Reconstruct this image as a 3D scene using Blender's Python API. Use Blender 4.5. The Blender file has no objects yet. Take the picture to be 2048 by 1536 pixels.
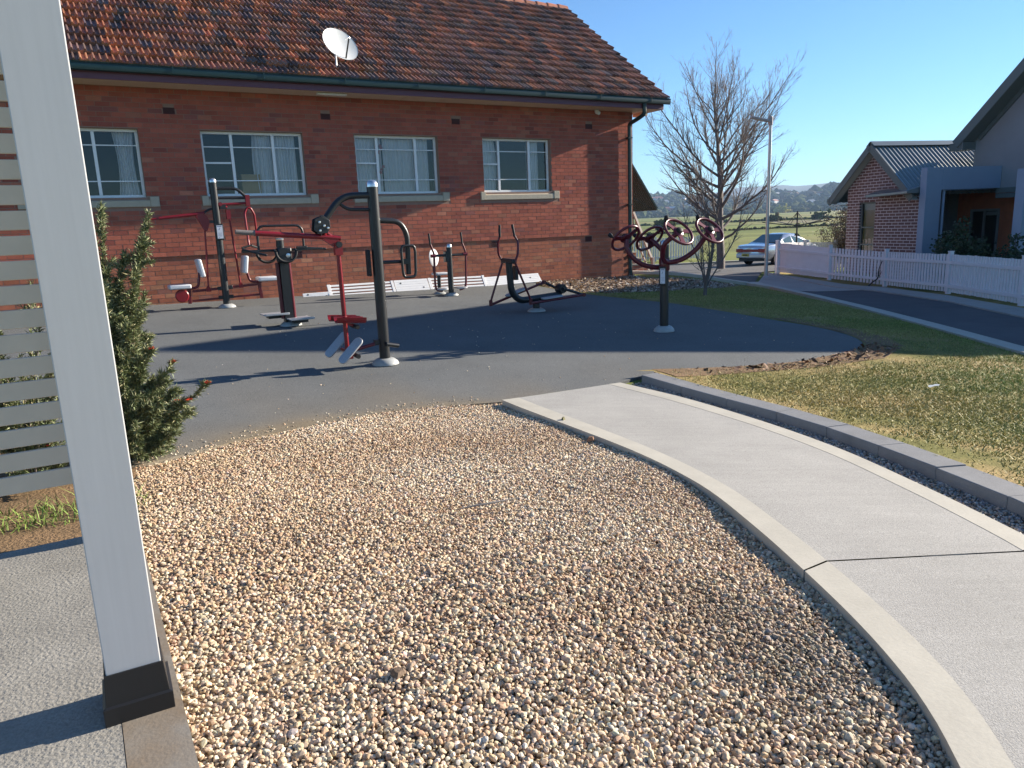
import bpy, bmesh, math, random
import numpy as np
from mathutils import Vector, Matrix, geometry
random.seed(7); RNG = np.random.default_rng(7)
S = bpy.context.scene
COL = S.collection
ZC = 1.6                      # eye height above the reference level
R = math.radians

# ------------------------------------------------------------------ materials
MATS = {}
def mat(name, col, rough=0.6, metal=0.0, var=0.0, vs=6.0, bump=0.0, bs=60.0, spec=0.5, attr=False, col2=None, var2=0.0, vs2=80.0, coat=0.0, emit=None, dist=0.01, streak=None):
    m = bpy.data.materials.new(name); m.use_nodes = True
    nt = m.node_tree; N = nt.nodes; L = nt.links
    b = N['Principled BSDF']
    b.inputs['Roughness'].default_value = rough; b.inputs['Metallic'].default_value = metal
    b.inputs['Specular IOR Level'].default_value = spec
    b.inputs['Coat Weight'].default_value = coat
    tc = N.new('ShaderNodeTexCoord')
    if attr:
        a = N.new('ShaderNodeAttribute'); a.attribute_name = 'Col'; out = a.outputs['Color']
    else:
        rgb = N.new('ShaderNodeRGB'); rgb.outputs[0].default_value = (*col, 1); out = rgb.outputs[0]
    if col2 is not None:
        n = N.new('ShaderNodeTexNoise'); n.inputs['Scale'].default_value = vs; n.inputs['Detail'].default_value = 6; n.inputs['Roughness'].default_value = 0.6
        L.new(tc.outputs['Object'], n.inputs['Vector'])
        r = N.new('ShaderNodeMapRange'); r.inputs['From Min'].default_value = 0.4; r.inputs['From Max'].default_value = 0.62
        L.new(n.outputs['Fac'], r.inputs['Value'])
        x = N.new('ShaderNodeMix'); x.data_type = 'RGBA'; x.inputs['B'].default_value = (*col2, 1)
        L.new(r.outputs['Result'], x.inputs['Factor']); L.new(out, x.inputs['A']); out = x.outputs['Result']
    for v, sc in ((var, vs), (var2, vs2)):
        if v > 0:
            n = N.new('ShaderNodeTexNoise'); n.inputs['Scale'].default_value = sc; n.inputs['Detail'].default_value = 5; n.inputs['Roughness'].default_value = 0.65
            L.new(tc.outputs['Object'], n.inputs['Vector'])
            r = N.new('ShaderNodeMapRange'); r.inputs['From Min'].default_value = 0.25; r.inputs['From Max'].default_value = 0.75
            r.inputs['To Min'].default_value = 1 - v; r.inputs['To Max'].default_value = 1 + v
            L.new(n.outputs['Fac'], r.inputs['Value'])
            x = N.new('ShaderNodeMix'); x.data_type = 'RGBA'; x.blend_type = 'MULTIPLY'; x.inputs['Factor'].default_value = 1
            L.new(out, x.inputs['A']); L.new(r.outputs['Result'], x.inputs['B']); out = x.outputs['Result']
    if streak:
        mp = N.new('ShaderNodeMapping'); mp.inputs['Rotation'].default_value = (0, 0, streak[3]); mp.inputs['Scale'].default_value = (streak[0], streak[1], streak[1]); L.new(tc.outputs['Object'], mp.inputs['Vector'])
        n = N.new('ShaderNodeTexNoise'); n.inputs['Scale'].default_value = 1.0; n.inputs['Detail'].default_value = 5; n.inputs['Roughness'].default_value = 0.6; L.new(mp.outputs[0], n.inputs['Vector'])
        r = N.new('ShaderNodeMapRange'); r.inputs['From Min'].default_value = 0.3; r.inputs['From Max'].default_value = 0.7; r.inputs['To Min'].default_value = 1 - streak[2]; r.inputs['To Max'].default_value = 1 + streak[2]; L.new(n.outputs['Fac'], r.inputs['Value'])
        x = N.new('ShaderNodeMix'); x.data_type = 'RGBA'; x.blend_type = 'MULTIPLY'; x.inputs['Factor'].default_value = 1; L.new(out, x.inputs['A']); L.new(r.outputs['Result'], x.inputs['B']); out = x.outputs['Result']
    L.new(out, b.inputs['Base Color'])
    if bump > 0:
        n = N.new('ShaderNodeTexNoise'); n.inputs['Scale'].default_value = bs; n.inputs['Detail'].default_value = 4
        L.new(tc.outputs['Object'], n.inputs['Vector'])
        bp = N.new('ShaderNodeBump'); bp.inputs['Strength'].default_value = bump; bp.inputs['Distance'].default_value = dist
        L.new(n.outputs['Fac'], bp.inputs['Height']); L.new(bp.outputs['Normal'], b.inputs['Normal'])
    if emit:
        b.inputs['Emission Color'].default_value = (*emit[:3], 1); b.inputs['Emission Strength'].default_value = emit[3]
    MATS[name] = m
    return m

def glass_mat(name, tint=(0.97, 0.98, 1.0), ior=1.7):
    m = bpy.data.materials.new(name); m.use_nodes = True
    nt = m.node_tree; N = nt.nodes; L = nt.links
    N.remove(N['Principled BSDF'])
    t = N.new('ShaderNodeBsdfTransparent'); t.inputs['Color'].default_value = (*tint, 1)
    g = N.new('ShaderNodeBsdfGlossy'); g.inputs['Roughness'].default_value = 0.01
    f = N.new('ShaderNodeFresnel'); f.inputs['IOR'].default_value = ior
    x = N.new('ShaderNodeMixShader'); L.new(f.outputs[0], x.inputs[0]); L.new(t.outputs[0], x.inputs[1]); L.new(g.outputs[0], x.inputs[2])
    L.new(x.outputs[0], N['Material Output'].inputs['Surface'])
    return m

# ------------------------------------------------------------------ objects
def tag(o, label=None, cat=None, group=None, kind=None):
    if label: o['label'] = label
    if cat: o['category'] = cat
    if group: o['group'] = group
    if kind: o['kind'] = kind
    return o
def thing(name, label, cat, loc=(0, 0, 0), rz=0.0, group=None):
    o = bpy.data.objects.new(name, None); COL.objects.link(o)
    o.location = loc; o.rotation_euler = (0, 0, rz); o.empty_display_size = 0.2
    return tag(o, label, cat, group)
def link(name, me, parent=None):
    o = bpy.data.objects.new(name, me); COL.objects.link(o)
    if parent is not None: o.parent = parent
    return o
def np_mesh(name, V, F, cols=None, material=None, parent=None, smooth=False, nv=None):
    """V (n,3), F (m,k) same-size faces, cols per vertex (n,3)"""
    V = np.asarray(V, np.float32); F = np.asarray(F, np.int32)
    me = bpy.data.meshes.new(name); k = F.shape[1]
    me.vertices.add(len(V)); me.vertices.foreach_set('co', V.ravel())
    me.loops.add(F.size); me.loops.foreach_set('vertex_index', F.ravel())
    me.polygons.add(len(F)); me.polygons.foreach_set('loop_start', np.arange(0, F.size, k, dtype=np.int32))
    me.polygons.foreach_set('loop_total', np.full(len(F), k, np.int32))
    me.polygons.foreach_set('use_smooth', np.full(len(F), bool(smooth)))
    me.update(calc_edges=True)
    if cols is not None:
        ca = me.color_attributes.new('Col', 'FLOAT_COLOR', 'POINT')
        c = np.ones((len(V), 4), np.float32); c[:, :3] = cols
        ca.data.foreach_set('color', c.ravel())
    if material: me.materials.append(material)
    return link(name, me, parent)

class MB:
    def __init__(s): s.v = []; s.f = []; s.m = []; s.c = []; s.cur = 0; s.col = (1, 1, 1)
    def add(s, vs, fs):
        o = len(s.v); s.v += [tuple(map(float, p)) for p in vs]
        for f in fs: s.f.append([i + o for i in f]); s.m.append(s.cur)
        s.c += [s.col] * len(vs)
        return s
    def box(s, c, size, rot=None):
        hx, hy, hz = [q / 2 for q in size]; c = Vector(c)
        P = [Vector((x, y, z)) for z in (-hz, hz) for y in (-hy, hy) for x in (-hx, hx)]
        if rot is not None: P = [rot @ p for p in P]
        return s.add([p + c for p in P], [(0, 2, 3, 1), (4, 5, 7, 6), (0, 1, 5, 4), (2, 6, 7, 3), (0, 4, 6, 2), (1, 3, 7, 5)])
    def box2(s, a, b): 
        return s.box([(p + q) / 2 for p, q in zip(a, b)], [abs(p - q) for p, q in zip(a, b)])
    def bar(s, p, q, w, h, up=(0, 0, 1)):
        p = Vector(p); q = Vector(q); d = (q - p); l = d.length; d.normalize(); u = Vector(up)
        if abs(d.dot(u)) > 0.99: u = Vector((0, 1, 0))
        x = d.cross(u).normalized(); u = x.cross(d)
        return s.box((p + q) / 2, (l, w, h), Matrix((d, x, u)).transposed())
    def tube(s, path, r, n=12, caps=True):
        P = [Vector(p) for p in path]
        # drop repeated points
        Q = [P[0]]
        rr = [r] * len(P) if not hasattr(r, '__len__') else list(r); R2 = [rr[0]]
        for p, q in zip(P[1:], rr[1:]):
            if (p - Q[-1]).length > 1e-6: Q.append(p); R2.append(q)
        P = Q; rr = R2
        T = []
        for i in range(len(P)):
            a = P[max(i - 1, 0)]; b = P[min(i + 1, len(P) - 1)]
            T.append((b - a).normalized())
        u = Vector((0, 0, 1)) if abs(T[0].z) < 0.9 else Vector((1, 0, 0))
        x = T[0].cross(u).normalized()
        vs = []; fs = []
        for i, p in enumerate(P):
            x = (x - T[i] * x.dot(T[i])).normalized(); y = T[i].cross(x)
            for k in range(n):
                a = 2 * math.pi * k / n; vs.append(p + (x * math.cos(a) + y * math.sin(a)) * rr[i])
        for i in range(len(P) - 1):
            for k in range(n):
                k2 = (k + 1) % n; fs.append((i * n + k, i * n + k2, (i + 1) * n + k2, (i + 1) * n + k))
        if caps: fs.append(tuple(reversed(range(n)))); fs.append(tuple((len(P) - 1) * n + k for k in range(n)))
        return s.add(vs, fs)
    def lathe(s, prof, c=(0, 0, 0), n=20, axis=(0, 0, 1), flat=1.0):
        ax = Vector(axis).normalized(); u = Vector((1, 0, 0)) if abs(ax.x) < 0.9 else Vector((0, 1, 0))
        x = (u - ax * u.dot(ax)).normalized(); y = ax.cross(x); c = Vector(c)
        vs = []; fs = []
        for (r, z) in prof:
            for k in range(n):
                a = 2 * math.pi * k / n; vs.append(c + (x * math.cos(a) + y * math.sin(a)) * r + ax * z)
        for i in range(len(prof) - 1):
            for k in range(n):
                k2 = (k + 1) % n; fs.append((i * n + k, i * n + k2, (i + 1) * n + k2, (i + 1) * n + k))
        if prof[0][0] > 1e-4: fs.append(tuple(reversed(range(n))))
        if prof[-1][0] > 1e-4: fs.append(tuple((len(prof) - 1) * n + k for k in range(n)))
        return s.add(vs, fs)
    def prism(s, pts, o, ex, ey, t):
        """2-D outline pts in the (ex, ey) frame at o, given thickness t along ex x ey, centred"""
        o = Vector(o); ex = Vector(ex).normalized(); ey = Vector(ey).normalized(); ez = ex.cross(ey)
        n = len(pts); A = [o + ex * p[0] + ey * p[1] for p in pts]
        vs = [a - ez * t / 2 for a in A] + [a + ez * t / 2 for a in A]
        fs = [tuple(reversed(range(n))), tuple(range(n, 2 * n))] + [(i, (i + 1) % n, n + (i + 1) % n, n + i) for i in range(n)]
        return s.add(vs, fs)
    def build(s, name, mats, parent=None, smooth=True, bevel=0.0, colors=False, ang=38, seg=2):
        me = bpy.data.meshes.new(name); me.from_pydata(s.v, [], s.f)
        mats = mats if isinstance(mats, (list, tuple)) else [mats]
        for m in mats: me.materials.append(m)
        if len(mats) > 1: me.polygons.foreach_set('material_index', s.m)
        if colors:
            ca = me.color_attributes.new('Col', 'FLOAT_COLOR', 'POINT')
            c = np.ones((len(s.v), 4), np.float32); c[:, :3] = np.array(s.c); ca.data.foreach_set('color', c.ravel())
        if smooth:
            me.polygons.foreach_set('use_smooth', [True] * len(me.polygons)); me.set_sharp_from_angle(angle=R(ang))
        me.update()
        o = link(name, me, parent)
        if bevel > 0:
            b = o.modifiers.new('bevel', 'BEVEL'); b.width = bevel; b.segments = seg; b.limit_method = 'ANGLE'; b.angle_limit = R(40)
        return o

def fillet(pts, rad, n=6):
    P = [Vector(p) for p in pts]; out = [P[0]]
    for i in range(1, len(P) - 1):
        a, b, c = P[i - 1], P[i], P[i + 1]
        d1 = (a - b); d2 = (c - b); l = min(rad, d1.length * 0.48, d2.length * 0.48)
        p = b + d1.normalized() * l; q = b + d2.normalized() * l
        for k in range(n + 1):
            t = k / n; out.append(p * (1 - t) ** 2 + b * 2 * t * (1 - t) + q * t * t)
    out.append(P[-1]); return out
def arc(c, r, a0, a1, n, ex, ey):
    c = Vector(c); ex = Vector(ex); ey = Vector(ey)
    return [c + ex * r * math.cos(a0 + (a1 - a0) * k / n) + ey * r * math.sin(a0 + (a1 - a0) * k / n) for k in range(n + 1)]

# ------------------------------------------------------------------ terrain
def ss(a, b, x):
    t = np.clip((np.asarray(x, float) - a) / (b - a), 0, 1); return t * t * (3 - 2 * t)
def G(X, Y):
    X = np.asarray(X, float); Y = np.asarray(Y, float)
    P = -1.856 - 0.0388 * np.clip(X, -12, 12) + 0.0275 * np.clip(Y, -3, 21) + 0.29 * (1 - ss(2.0, 7.2, Y))
    ZR = -1.98 - 0.006 * (np.clip(Y, -3, 30) - 10)
    z = P + (ZR - P) * ss(4.0, 8.5, X)
    Zf = np.interp(Y, [21, 26, 34, 60, 120, 300, 700, 900, 1400, 4000], [-1.5, -1.95, -2.25, -2.6, -3.1, -2.6, 0.2, 2.2, 2.4, 3.0])
    return z + (Zf - z) * ss(20.5, 25, Y) + ZC
def g3(x, y, dz=0.0): return (x, y, float(G(x, y)) + dz)

def inside(poly, X, Y):
    poly = np.asarray(poly); n = len(poly); r = np.zeros(np.shape(X), bool); j = n - 1
    for i in range(n):
        xi, yi = poly[i]; xj, yj = poly[j]
        c = ((yi > Y) != (yj > Y)) & (X < (xj - xi) * (Y - yi) / (yj - yi + 1e-12) + xi)
        r ^= c; j = i
    return r
def smooth_line(pts, per=6):
    P = [np.array(p, float) for p in pts]; P = [2 * P[0] - P[1]] + P + [2 * P[-1] - P[-2]]; out = []
    for i in range(1, len(P) - 2):
        for k in range(per):
            t = k / per; a, b, c, d = P[i - 1:i + 3]
            out.append(0.5 * (2 * b + (c - a) * t + (2 * a - 5 * b + 4 * c - d) * t * t + (3 * b - a - 3 * c + d) * t ** 3))
    out.append(P[-2]); return [tuple(q) for q in out]
def drape(name, poly, dz, step, material, skirt=0.0, label=None, kind='structure', parent=None, zf=None, cf=None):
    """a sheet following the terrain; skirt > 0 turns its rim down"""
    zf = zf or (lambda x, y: float(G(x, y)) + dz)
    pts = []
    n = len(poly)
    for i in range(n):
        a = np.array(poly[i], float); b = np.array(poly[(i + 1) % n], float); k = max(1, int(np.linalg.norm(b - a) / step))
        for j in range(k): pts.append(tuple(a + (b - a) * j / k))
    nb = len(pts)
    P = np.array(poly); x0, y0 = P.min(0); x1, y1 = P.max(0)
    gx, gy = np.meshgrid(np.arange(x0, x1, step), np.arange(y0, y1, step)); gx = gx.ravel(); gy = gy.ravel()
    k = inside(pts, gx, gy); gx, gy = gx[k], gy[k]
    B = np.array(pts)
    if len(gx):
        d = np.full(len(gx), 1e9)
        for q in B: d = np.minimum(d, (gx - q[0]) ** 2 + (gy - q[1]) ** 2)
        k = d > (0.4 * step) ** 2; gx, gy = gx[k], gy[k]
    vin = [Vector(p) for p in pts] + [Vector((a, b)) for a, b in zip(gx, gy)]
    r = geometry.delaunay_2d_cdt(vin, [], [list(range(nb))], 1, 1e-5)
    V = [(v.x, v.y, zf(v.x, v.y)) for v in r[0]]; F = [list(f) for f in r[2]]
    if skirt > 0:
        idx = {}
        for i, v in enumerate(r[0]): idx[(round(v.x, 4), round(v.y, 4))] = i
        ring = [idx.get((round(p[0], 4), round(p[1], 4))) for p in pts]; ring = [q for q in ring if q is not None]
        o = len(V); V += [(V[q][0], V[q][1], V[q][2] - skirt) for q in ring]; m = len(ring)
        area = sum(pts[i][0] * pts[(i + 1) % nb][1] - pts[(i + 1) % nb][0] * pts[i][1] for i in range(nb))
        for i in range(m):
            j = (i + 1) % m; q = [ring[i], ring[j], o + j, o + i]
            F.append(q[::-1] if area > 0 else q)
    me = bpy.data.meshes.new(name); me.from_pydata(V, [], F); me.materials.append(material)
    me.polygons.foreach_set('use_smooth', [True] * len(me.polygons)); me.set_sharp_from_angle(angle=R(35)); me.update()
    if cf is not None:
        ca = me.color_attributes.new('Col', 'FLOAT_COLOR', 'POINT'); A_ = np.array(V); c = np.ones((len(V), 4), np.float32); c[:, :3] = cf(A_[:, 0], A_[:, 1]); ca.data.foreach_set('color', c.ravel())
    o = link(name, me, parent)
    if kind: o['kind'] = kind
    if label: o['label'] = label
    return o
# ------------------------------------------------------------------ palette
black = mat('black powder coat', (0.016, 0.017, 0.019), 0.38, var=0.15, vs=14)
red = mat('dark red powder coat', (0.215, 0.008, 0.015), 0.33, var=0.08, vs=9)
maroon = mat('maroon plastic', (0.115, 0.010, 0.018), 0.33, var=0.08, vs=9)
rubberblk = mat('black rubber grip', (0.012, 0.012, 0.013), 0.7)
steel = mat('brushed steel', (0.62, 0.62, 0.62), 0.35, 1.0, var=0.1, vs=30)
capsteel = mat('silver cap', (0.72, 0.73, 0.74), 0.28, 0.9)
gripm = mat('worn grey grip', (0.17, 0.15, 0.14), 0.5, var=.2, vs=20)
plate = mat('grey foot plate', (0.42, 0.43, 0.45), 0.42, 0.3, var=0.12, vs=60)
seatm = mat('pale grey seat plastic', (0.62, 0.63, 0.65), 0.4, var=0.04, vs=20)
dome = mat('grey base cover', (0.36, 0.37, 0.36), 0.45, var=0.12, vs=12)
white = mat('white paint', (0.72, 0.72, 0.72), 0.45, var=0.05, vs=12)
winwhite = mat('white window paint', (0.88, 0.88, 0.88), 0.4, var=0.04, vs=15)
postpaint = mat('pale grey gloss paint', (0.55, 0.55, 0.55), 0.32, var=0.02, vs=3, bump=0.05, bs=60, streak=(60, 2.5, .03, 0.5), dist=.002)
slatpaint = mat('cream slat paint', (0.66, 0.55, 0.42), 0.5, var=0.05, vs=10)
fencepaint = mat('white picket paint', (0.74, 0.71, 0.74), 0.5, var=0.06, vs=6)
creamp = mat('cream trim paint', (0.62, 0.50, 0.38), 0.5, var=0.07, vs=8)
purple = mat('plum fascia paint', (0.125, 0.038, 0.065), 0.45, var=0.08, vs=5)
green = mat('dark green gutter steel', (0.006, 0.032, 0.034), 0.35, var=0.08, vs=6)
concretes = mat('sill concrete', (0.47, 0.41, 0.31), 0.75, var=0.1, vs=10, bump=0.2, bs=120)
brickm = mat('red brick', (1, 1, 1), 0.85, attr=True, var=0.16, vs=5, var2=0.25, vs2=70, bump=0.12, bs=120, spec=0.2, dist=0.002)
mortar = mat('mortar', (0.30, 0.19, 0.145), 0.9, var=0.15, vs=14, bump=0.3, bs=150, dist=0.004)
tilem = mat('terracotta tile', (1, 1, 1), 0.62, attr=True, var=0.14, vs=9, var2=0.25, vs2=55, bump=0.25, bs=90, spec=0.35, dist=0.004)
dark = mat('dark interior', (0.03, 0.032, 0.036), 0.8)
curtain = mat('white curtain', (0.86, 0.86, 0.88), 0.85, var=0.05, vs=10)
card = mat('brown cardboard', (0.55, 0.38, 0.19), 0.8, var=0.05)
glass = glass_mat('window glass')
asphalt = mat('asphalt', (0.095, 0.095, 0.10), 0.85, var=0.2, vs=1.2, var2=0.3, vs2=120, bump=0.3, bs=150, spec=0.3)
roadm = mat('sunned road asphalt', (0.11, 0.105, 0.10), 0.85, var=0.2, vs=0.8, var2=0.25, vs2=90, bump=0.3, bs=120, spec=0.3)
concrete = mat('pale concrete', (0.37, 0.355, 0.325), 0.85, var=0.13, vs=1.3, var2=0.34, vs2=130, bump=0.5, bs=200, spec=0.25, dist=0.004, streak=(1.2, 22, .045, -0.25))
border = mat('trowelled concrete edge', (0.46, 0.43, 0.36), 0.7, var=0.12, vs=3.5, var2=0.06, vs2=90, bump=0.08, bs=60, spec=0.3)
slabm = mat('broomed slab concrete', (0.27, 0.255, 0.225), 0.8, var=0.25, vs=2.2, var2=0.30, vs2=90, bump=0.8, bs=75, spec=0.3, dist=0.006)
blockm = mat('charcoal paving block', (0.22, 0.22, 0.222), 0.75, var=0.14, vs=5, var2=0.15, vs2=160, bump=0.2, bs=240, spec=0.3)
padm = mat('grey rubber granule', (1, 1, 1), 0.9, attr=True, var=0.13, vs=0.9, var2=0.6, vs2=95, bump=0.8, bs=120, spec=0.2, dist=0.006)
soil = mat('bare red brown soil', (0.25, 0.16, 0.09), 0.95, col2=(0.17, 0.115, 0.065), vs=2.5, var2=0.3, vs2=50, bump=0.6, bs=60, spec=0.15, dist=0.02)
gravelbase = mat('gravel bed', (0.30, 0.21, 0.13), 0.95, var=0.3, vs=60, spec=0.1)
lawnm = mat('winter lawn', (0.20, 0.19, 0.06), 0.95, col2=(0.30, 0.22, 0.10), vs=1.1, var=0.35, var2=0.4, vs2=45, bump=0.7, bs=70, spec=0.1, dist=0.02)
fieldm = mat('open ground', (0.16, 0.20, 0.045), 0.95, col2=(0.23, 0.20, 0.075), vs=0.012, var=0.15, var2=0.2, vs2=1.1, spec=0.1, streak=(.0035, .035, .4, 0.05))
leafm = mat('leaf', (1, 1, 1), 0.55, attr=True, spec=0.3)
farleaf = mat('far foliage', (1, 1, 1), 1.0, attr=True, spec=0.0)
grassm = mat('grass blade', (1, 1, 1), 0.6, attr=True, spec=0.2)
stonem = mat('quartz gravel stone', (1, 1, 1), 0.7, attr=True, var2=0.18, vs2=140, spec=0.35)
barkm = mat('grey bark', (0.15, 0.125, 0.115), 0.85, var=0.25, vs=7, bump=0.3, bs=60)
twigm = mat('pale twig bark', (0.23, 0.185, 0.165), 0.8, var=0.25, vs=2)
# ------------------------------------------------------------------ brick building, local x = along the wall, y = into the building, z = up
BV = 15.6                      # distance of the wall plane
BU = 12.86                     # far end of the long wall
YAW = R(30)
bo = (-0.5 * BV, 0.866025 * BV, ZC)
bldg = thing('brick_building', 'long red brick building with terracotta tiled roof and white framed windows', 'building', bo, YAW)
def to_world(u, v, z): return (u * 0.866025 - (v + BV) * 0.5, u * 0.5 + (v + BV) * 0.866025, z + ZC)
U0 = -5.0
WINS = [(-0.53, 1.39, 3), (2.45, 4.38, 3), (5.46, 7.36, 3), (8.48, 10.34, 3)]
WZ0, WZ1 = 0.775, 1.985
VENT_T = [(-1.0, -0.8), (1.86, 2.05), (4.79, 4.98), (7.735, 7.925), (11.39, 11.585)]
VENT_L = [(0.975, 1.18), (3.95, 4.15), (6.35, 6.55), (8.62, 8.82), (11.34, 11.53)]
STEP = -0.32                   # upper wall stands 25 mm proud of the base above this height

def brick_wall():
    open_ = [(a, b, WZ0, WZ1) for a, b, _ in WINS] + [(a, b, 2.255, 2.37) for a, b in VENT_T] + [(a, b, -0.475, -0.345) for a, b in VENT_L]
    open_ += [(a - 0.11, b + 0.21, 0.60, 0.775) for a, b, _ in WINS]
    V = []; F = []; C = []
    row = 0; z = -1.78 + 0.002
    rng = np.random.default_rng(3)
    while z < 2.72:
        z1 = z + 0.076; zm = z + 0.038
        iv = [(U0, BU)]
        for a, b, c, d in open_:
            if c < zm + 0.02 and d > zm - 0.02:
                nx = []
                for p, q in iv:
                    if b <= p or a >= q: nx.append((p, q)); continue
                    if a > p: nx.append((p, a))
                    if b < q: nx.append((b, q))
                iv = nx
        x = U0 - 0.24 + (0.12 if row % 2 else 0.0)
        fv = 0.0 if z > STEP else 0.025
        while x < BU:
            for p, q in iv:
                a = max(x + 0.005, p + (0.004 if p > U0 else 0)); b = min(x + 0.235, q)
                if b - a < 0.03: continue
                k = rng.normal(0, 0.0006); tx = rng.normal(0, .0032) * (b - a) / 2; tz = rng.normal(0, .008) * .038; j = np.array([-tx - tz, tx - tz, tx + tz, -tx + tz])
                ja = rng.normal(0, 0.0010, 4)
                y0 = fv + k; yb = fv + 0.06
                o = len(V)
                V += [(a + ja[0], y0 + j[0], z + ja[1] * .6), (b + ja[2], y0 + j[1], z + ja[1] * .6), (b + ja[2], y0 + j[2], z1 + ja[3] * .6), (a + ja[0], y0 + j[3], z1 + ja[3] * .6), (a, yb, z), (b, yb, z), (b, yb, z1), (a, yb, z1)]
                F += [(o, o + 1, o + 2, o + 3), (o + 1, o + 5, o + 6, o + 2), (o + 4, o, o + 3, o + 7), (o + 3, o + 2, o + 6, o + 7), (o + 4, o + 5, o + 1, o)]
                t = rng.random(); base = np.array([0.40, 0.122, 0.078])
                if t < 0.13: base = np.array([0.32, 0.095, 0.068])
                elif t < 0.2: base = np.array([0.42, 0.165, 0.105])
                elif t < 0.24: base = np.array([0.31, 0.112, 0.09])
                if z > 0.6: base = base * np.array([0.97, 0.9, 0.92])
                if z < STEP: base = base * np.array([1.0, 1.16, 1.05])
                c = base * (1 + rng.normal(0, 0.09))
                C += [np.clip(c, 0.01, 1)] * 8
            x += 0.24
        z += 0.086; row += 1
    # pieces over 0.24 never arise; the mortar bed behind
    w = np_mesh('wall', V, F, np.array(C), brickm, bldg)
    return w
wall = brick_wall()
# mortar bed with the openings left out, plus the hidden sides of the block
m = MB()
def mortar_rows():
    us = sorted(set([U0, BU] + [v for a, b, _ in WINS for v in (a, b)])); zs = [-1.8, STEP - 0.004, WZ0 - 0.0, WZ1, 2.72]
    for i in range(len(us) - 1):
        for k in range(len(zs) - 1):
            a, b, c, d = us[i], us[i + 1], zs[k], zs[k + 1]
            if k == 2 and any(abs(a - p) < 1e-6 for p, _, _ in WINS): continue
            y = 0.0045 if k >= 1 else 0.028
            m.add([(a, y, c), (b, y, c), (b, y, d), (a, y, d)], [(0, 1, 2, 3)])
mortar_rows()
for a, b, _ in WINS:            # reveals
    m.add([(a, 0.0045, WZ0), (a, 0.2, WZ0), (a, 0.2, WZ1), (a, 0.0045, WZ1)], [(0, 1, 2, 3)])
    m.add([(b, 0.0045, WZ0), (b, 0.2, WZ0), (b, 0.2, WZ1), (b, 0.0045, WZ1)], [(3, 2, 1, 0)])
    m.add([(a, 0.0045, WZ1), (b, 0.0045, WZ1), (b, 0.2, WZ1), (a, 0.2, WZ1)], [(3, 2, 1, 0)])
m.build('mortar', mortar, wall, smooth=False)
# end wall and back (brick-coloured block walls, the end one laid as real bricks too)
DEP = 7.3
V = []; F = []; C = []; row = 0; z = -1.78
while z < 5.4:
    half = DEP if z < 2.7 else max(0.0, DEP - 2 * (z - 2.7) / math.tan(R(36)))
    y = (DEP - half) / 2 + (0.115 if row % 2 else 0.0)
    e = (DEP + half) / 2
    while y < e - 0.03:
        b = min(y + 0.23, e); o = len(V); x = BU + RNG.normal(0, 0.001)
        V += [(x, y, z), (x, b, z), (x, b, z + 0.076), (x, y, z + 0.076), (BU - 0.05, y, z), (BU - 0.05, b, z), (BU - 0.05, b, z + 0.076), (BU - 0.05, y, z + 0.076)]
        F += [(o, o + 1, o + 2, o + 3), (o + 4, o, o + 3, o + 7), (o + 1, o + 5, o + 6, o + 2), (o + 3, o + 2, o + 6, o + 7)]
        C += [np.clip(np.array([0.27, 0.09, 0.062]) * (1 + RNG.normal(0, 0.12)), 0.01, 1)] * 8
        y += 0.24
    z += 0.086; row += 1
ew = np_mesh('end_wall', V, F, np.array(C), brickm, bldg)
m = MB(); m.add([(BU - 0.012, 0.01, -1.8), (BU - 0.012, DEP, -1.8), (BU - 0.012, DEP, 2.7), (BU - 0.012, DEP / 2, 5.35), (BU - 0.012, 0.01, 2.7)], [(0, 1, 2, 3, 4)])
m.box2((U0, DEP - 0.2, -1.8), (BU - 0.03, DEP, 2.7)); m.box2((U0, 0.05, -1.8), (U0 + 0.2, DEP, 2.7))
m.build('back_wall', mortar, bldg, smooth=False)

# windows
def wave_sheet(mb, x0, x1, z0, z1, y, amp, waves, pull=0.0, n=90):
    vs = []; fs = []
    for i in range(n + 1):
        t = i / n
        for k in range(7):
            s = k / 6; zz = z0 + (z1 - z0) * s
            xa = x0 + (x1 - x0) * t; xc = x0 + (x1 - x0) * 0.5
            xx = xa + pull * math.sin(math.pi * (1 - s)) * (0.5 - t) * 1.0
            yy = y + amp * math.sin(t * waves * 2 * math.pi + 0.6 * s) + 0.4 * amp * math.sin(t * waves * 4.7 + 2)
            vs.append((xx, yy, zz))
    for i in range(n):
        for k in range(6): fs.append((i * 7 + k, (i + 1) * 7 + k, (i + 1) * 7 + k + 1, i * 7 + k + 1))
    mb.add(vs, fs)
MULL = [[0.5], [0.29, 0.70], [0.27, 0.735], [0.255, 0.70]]
wlab = ['window with curtain drawn to one side', 'window with striped curtains and a box inside', 'window with closed curtains', 'window with curtains at both ends']
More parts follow.
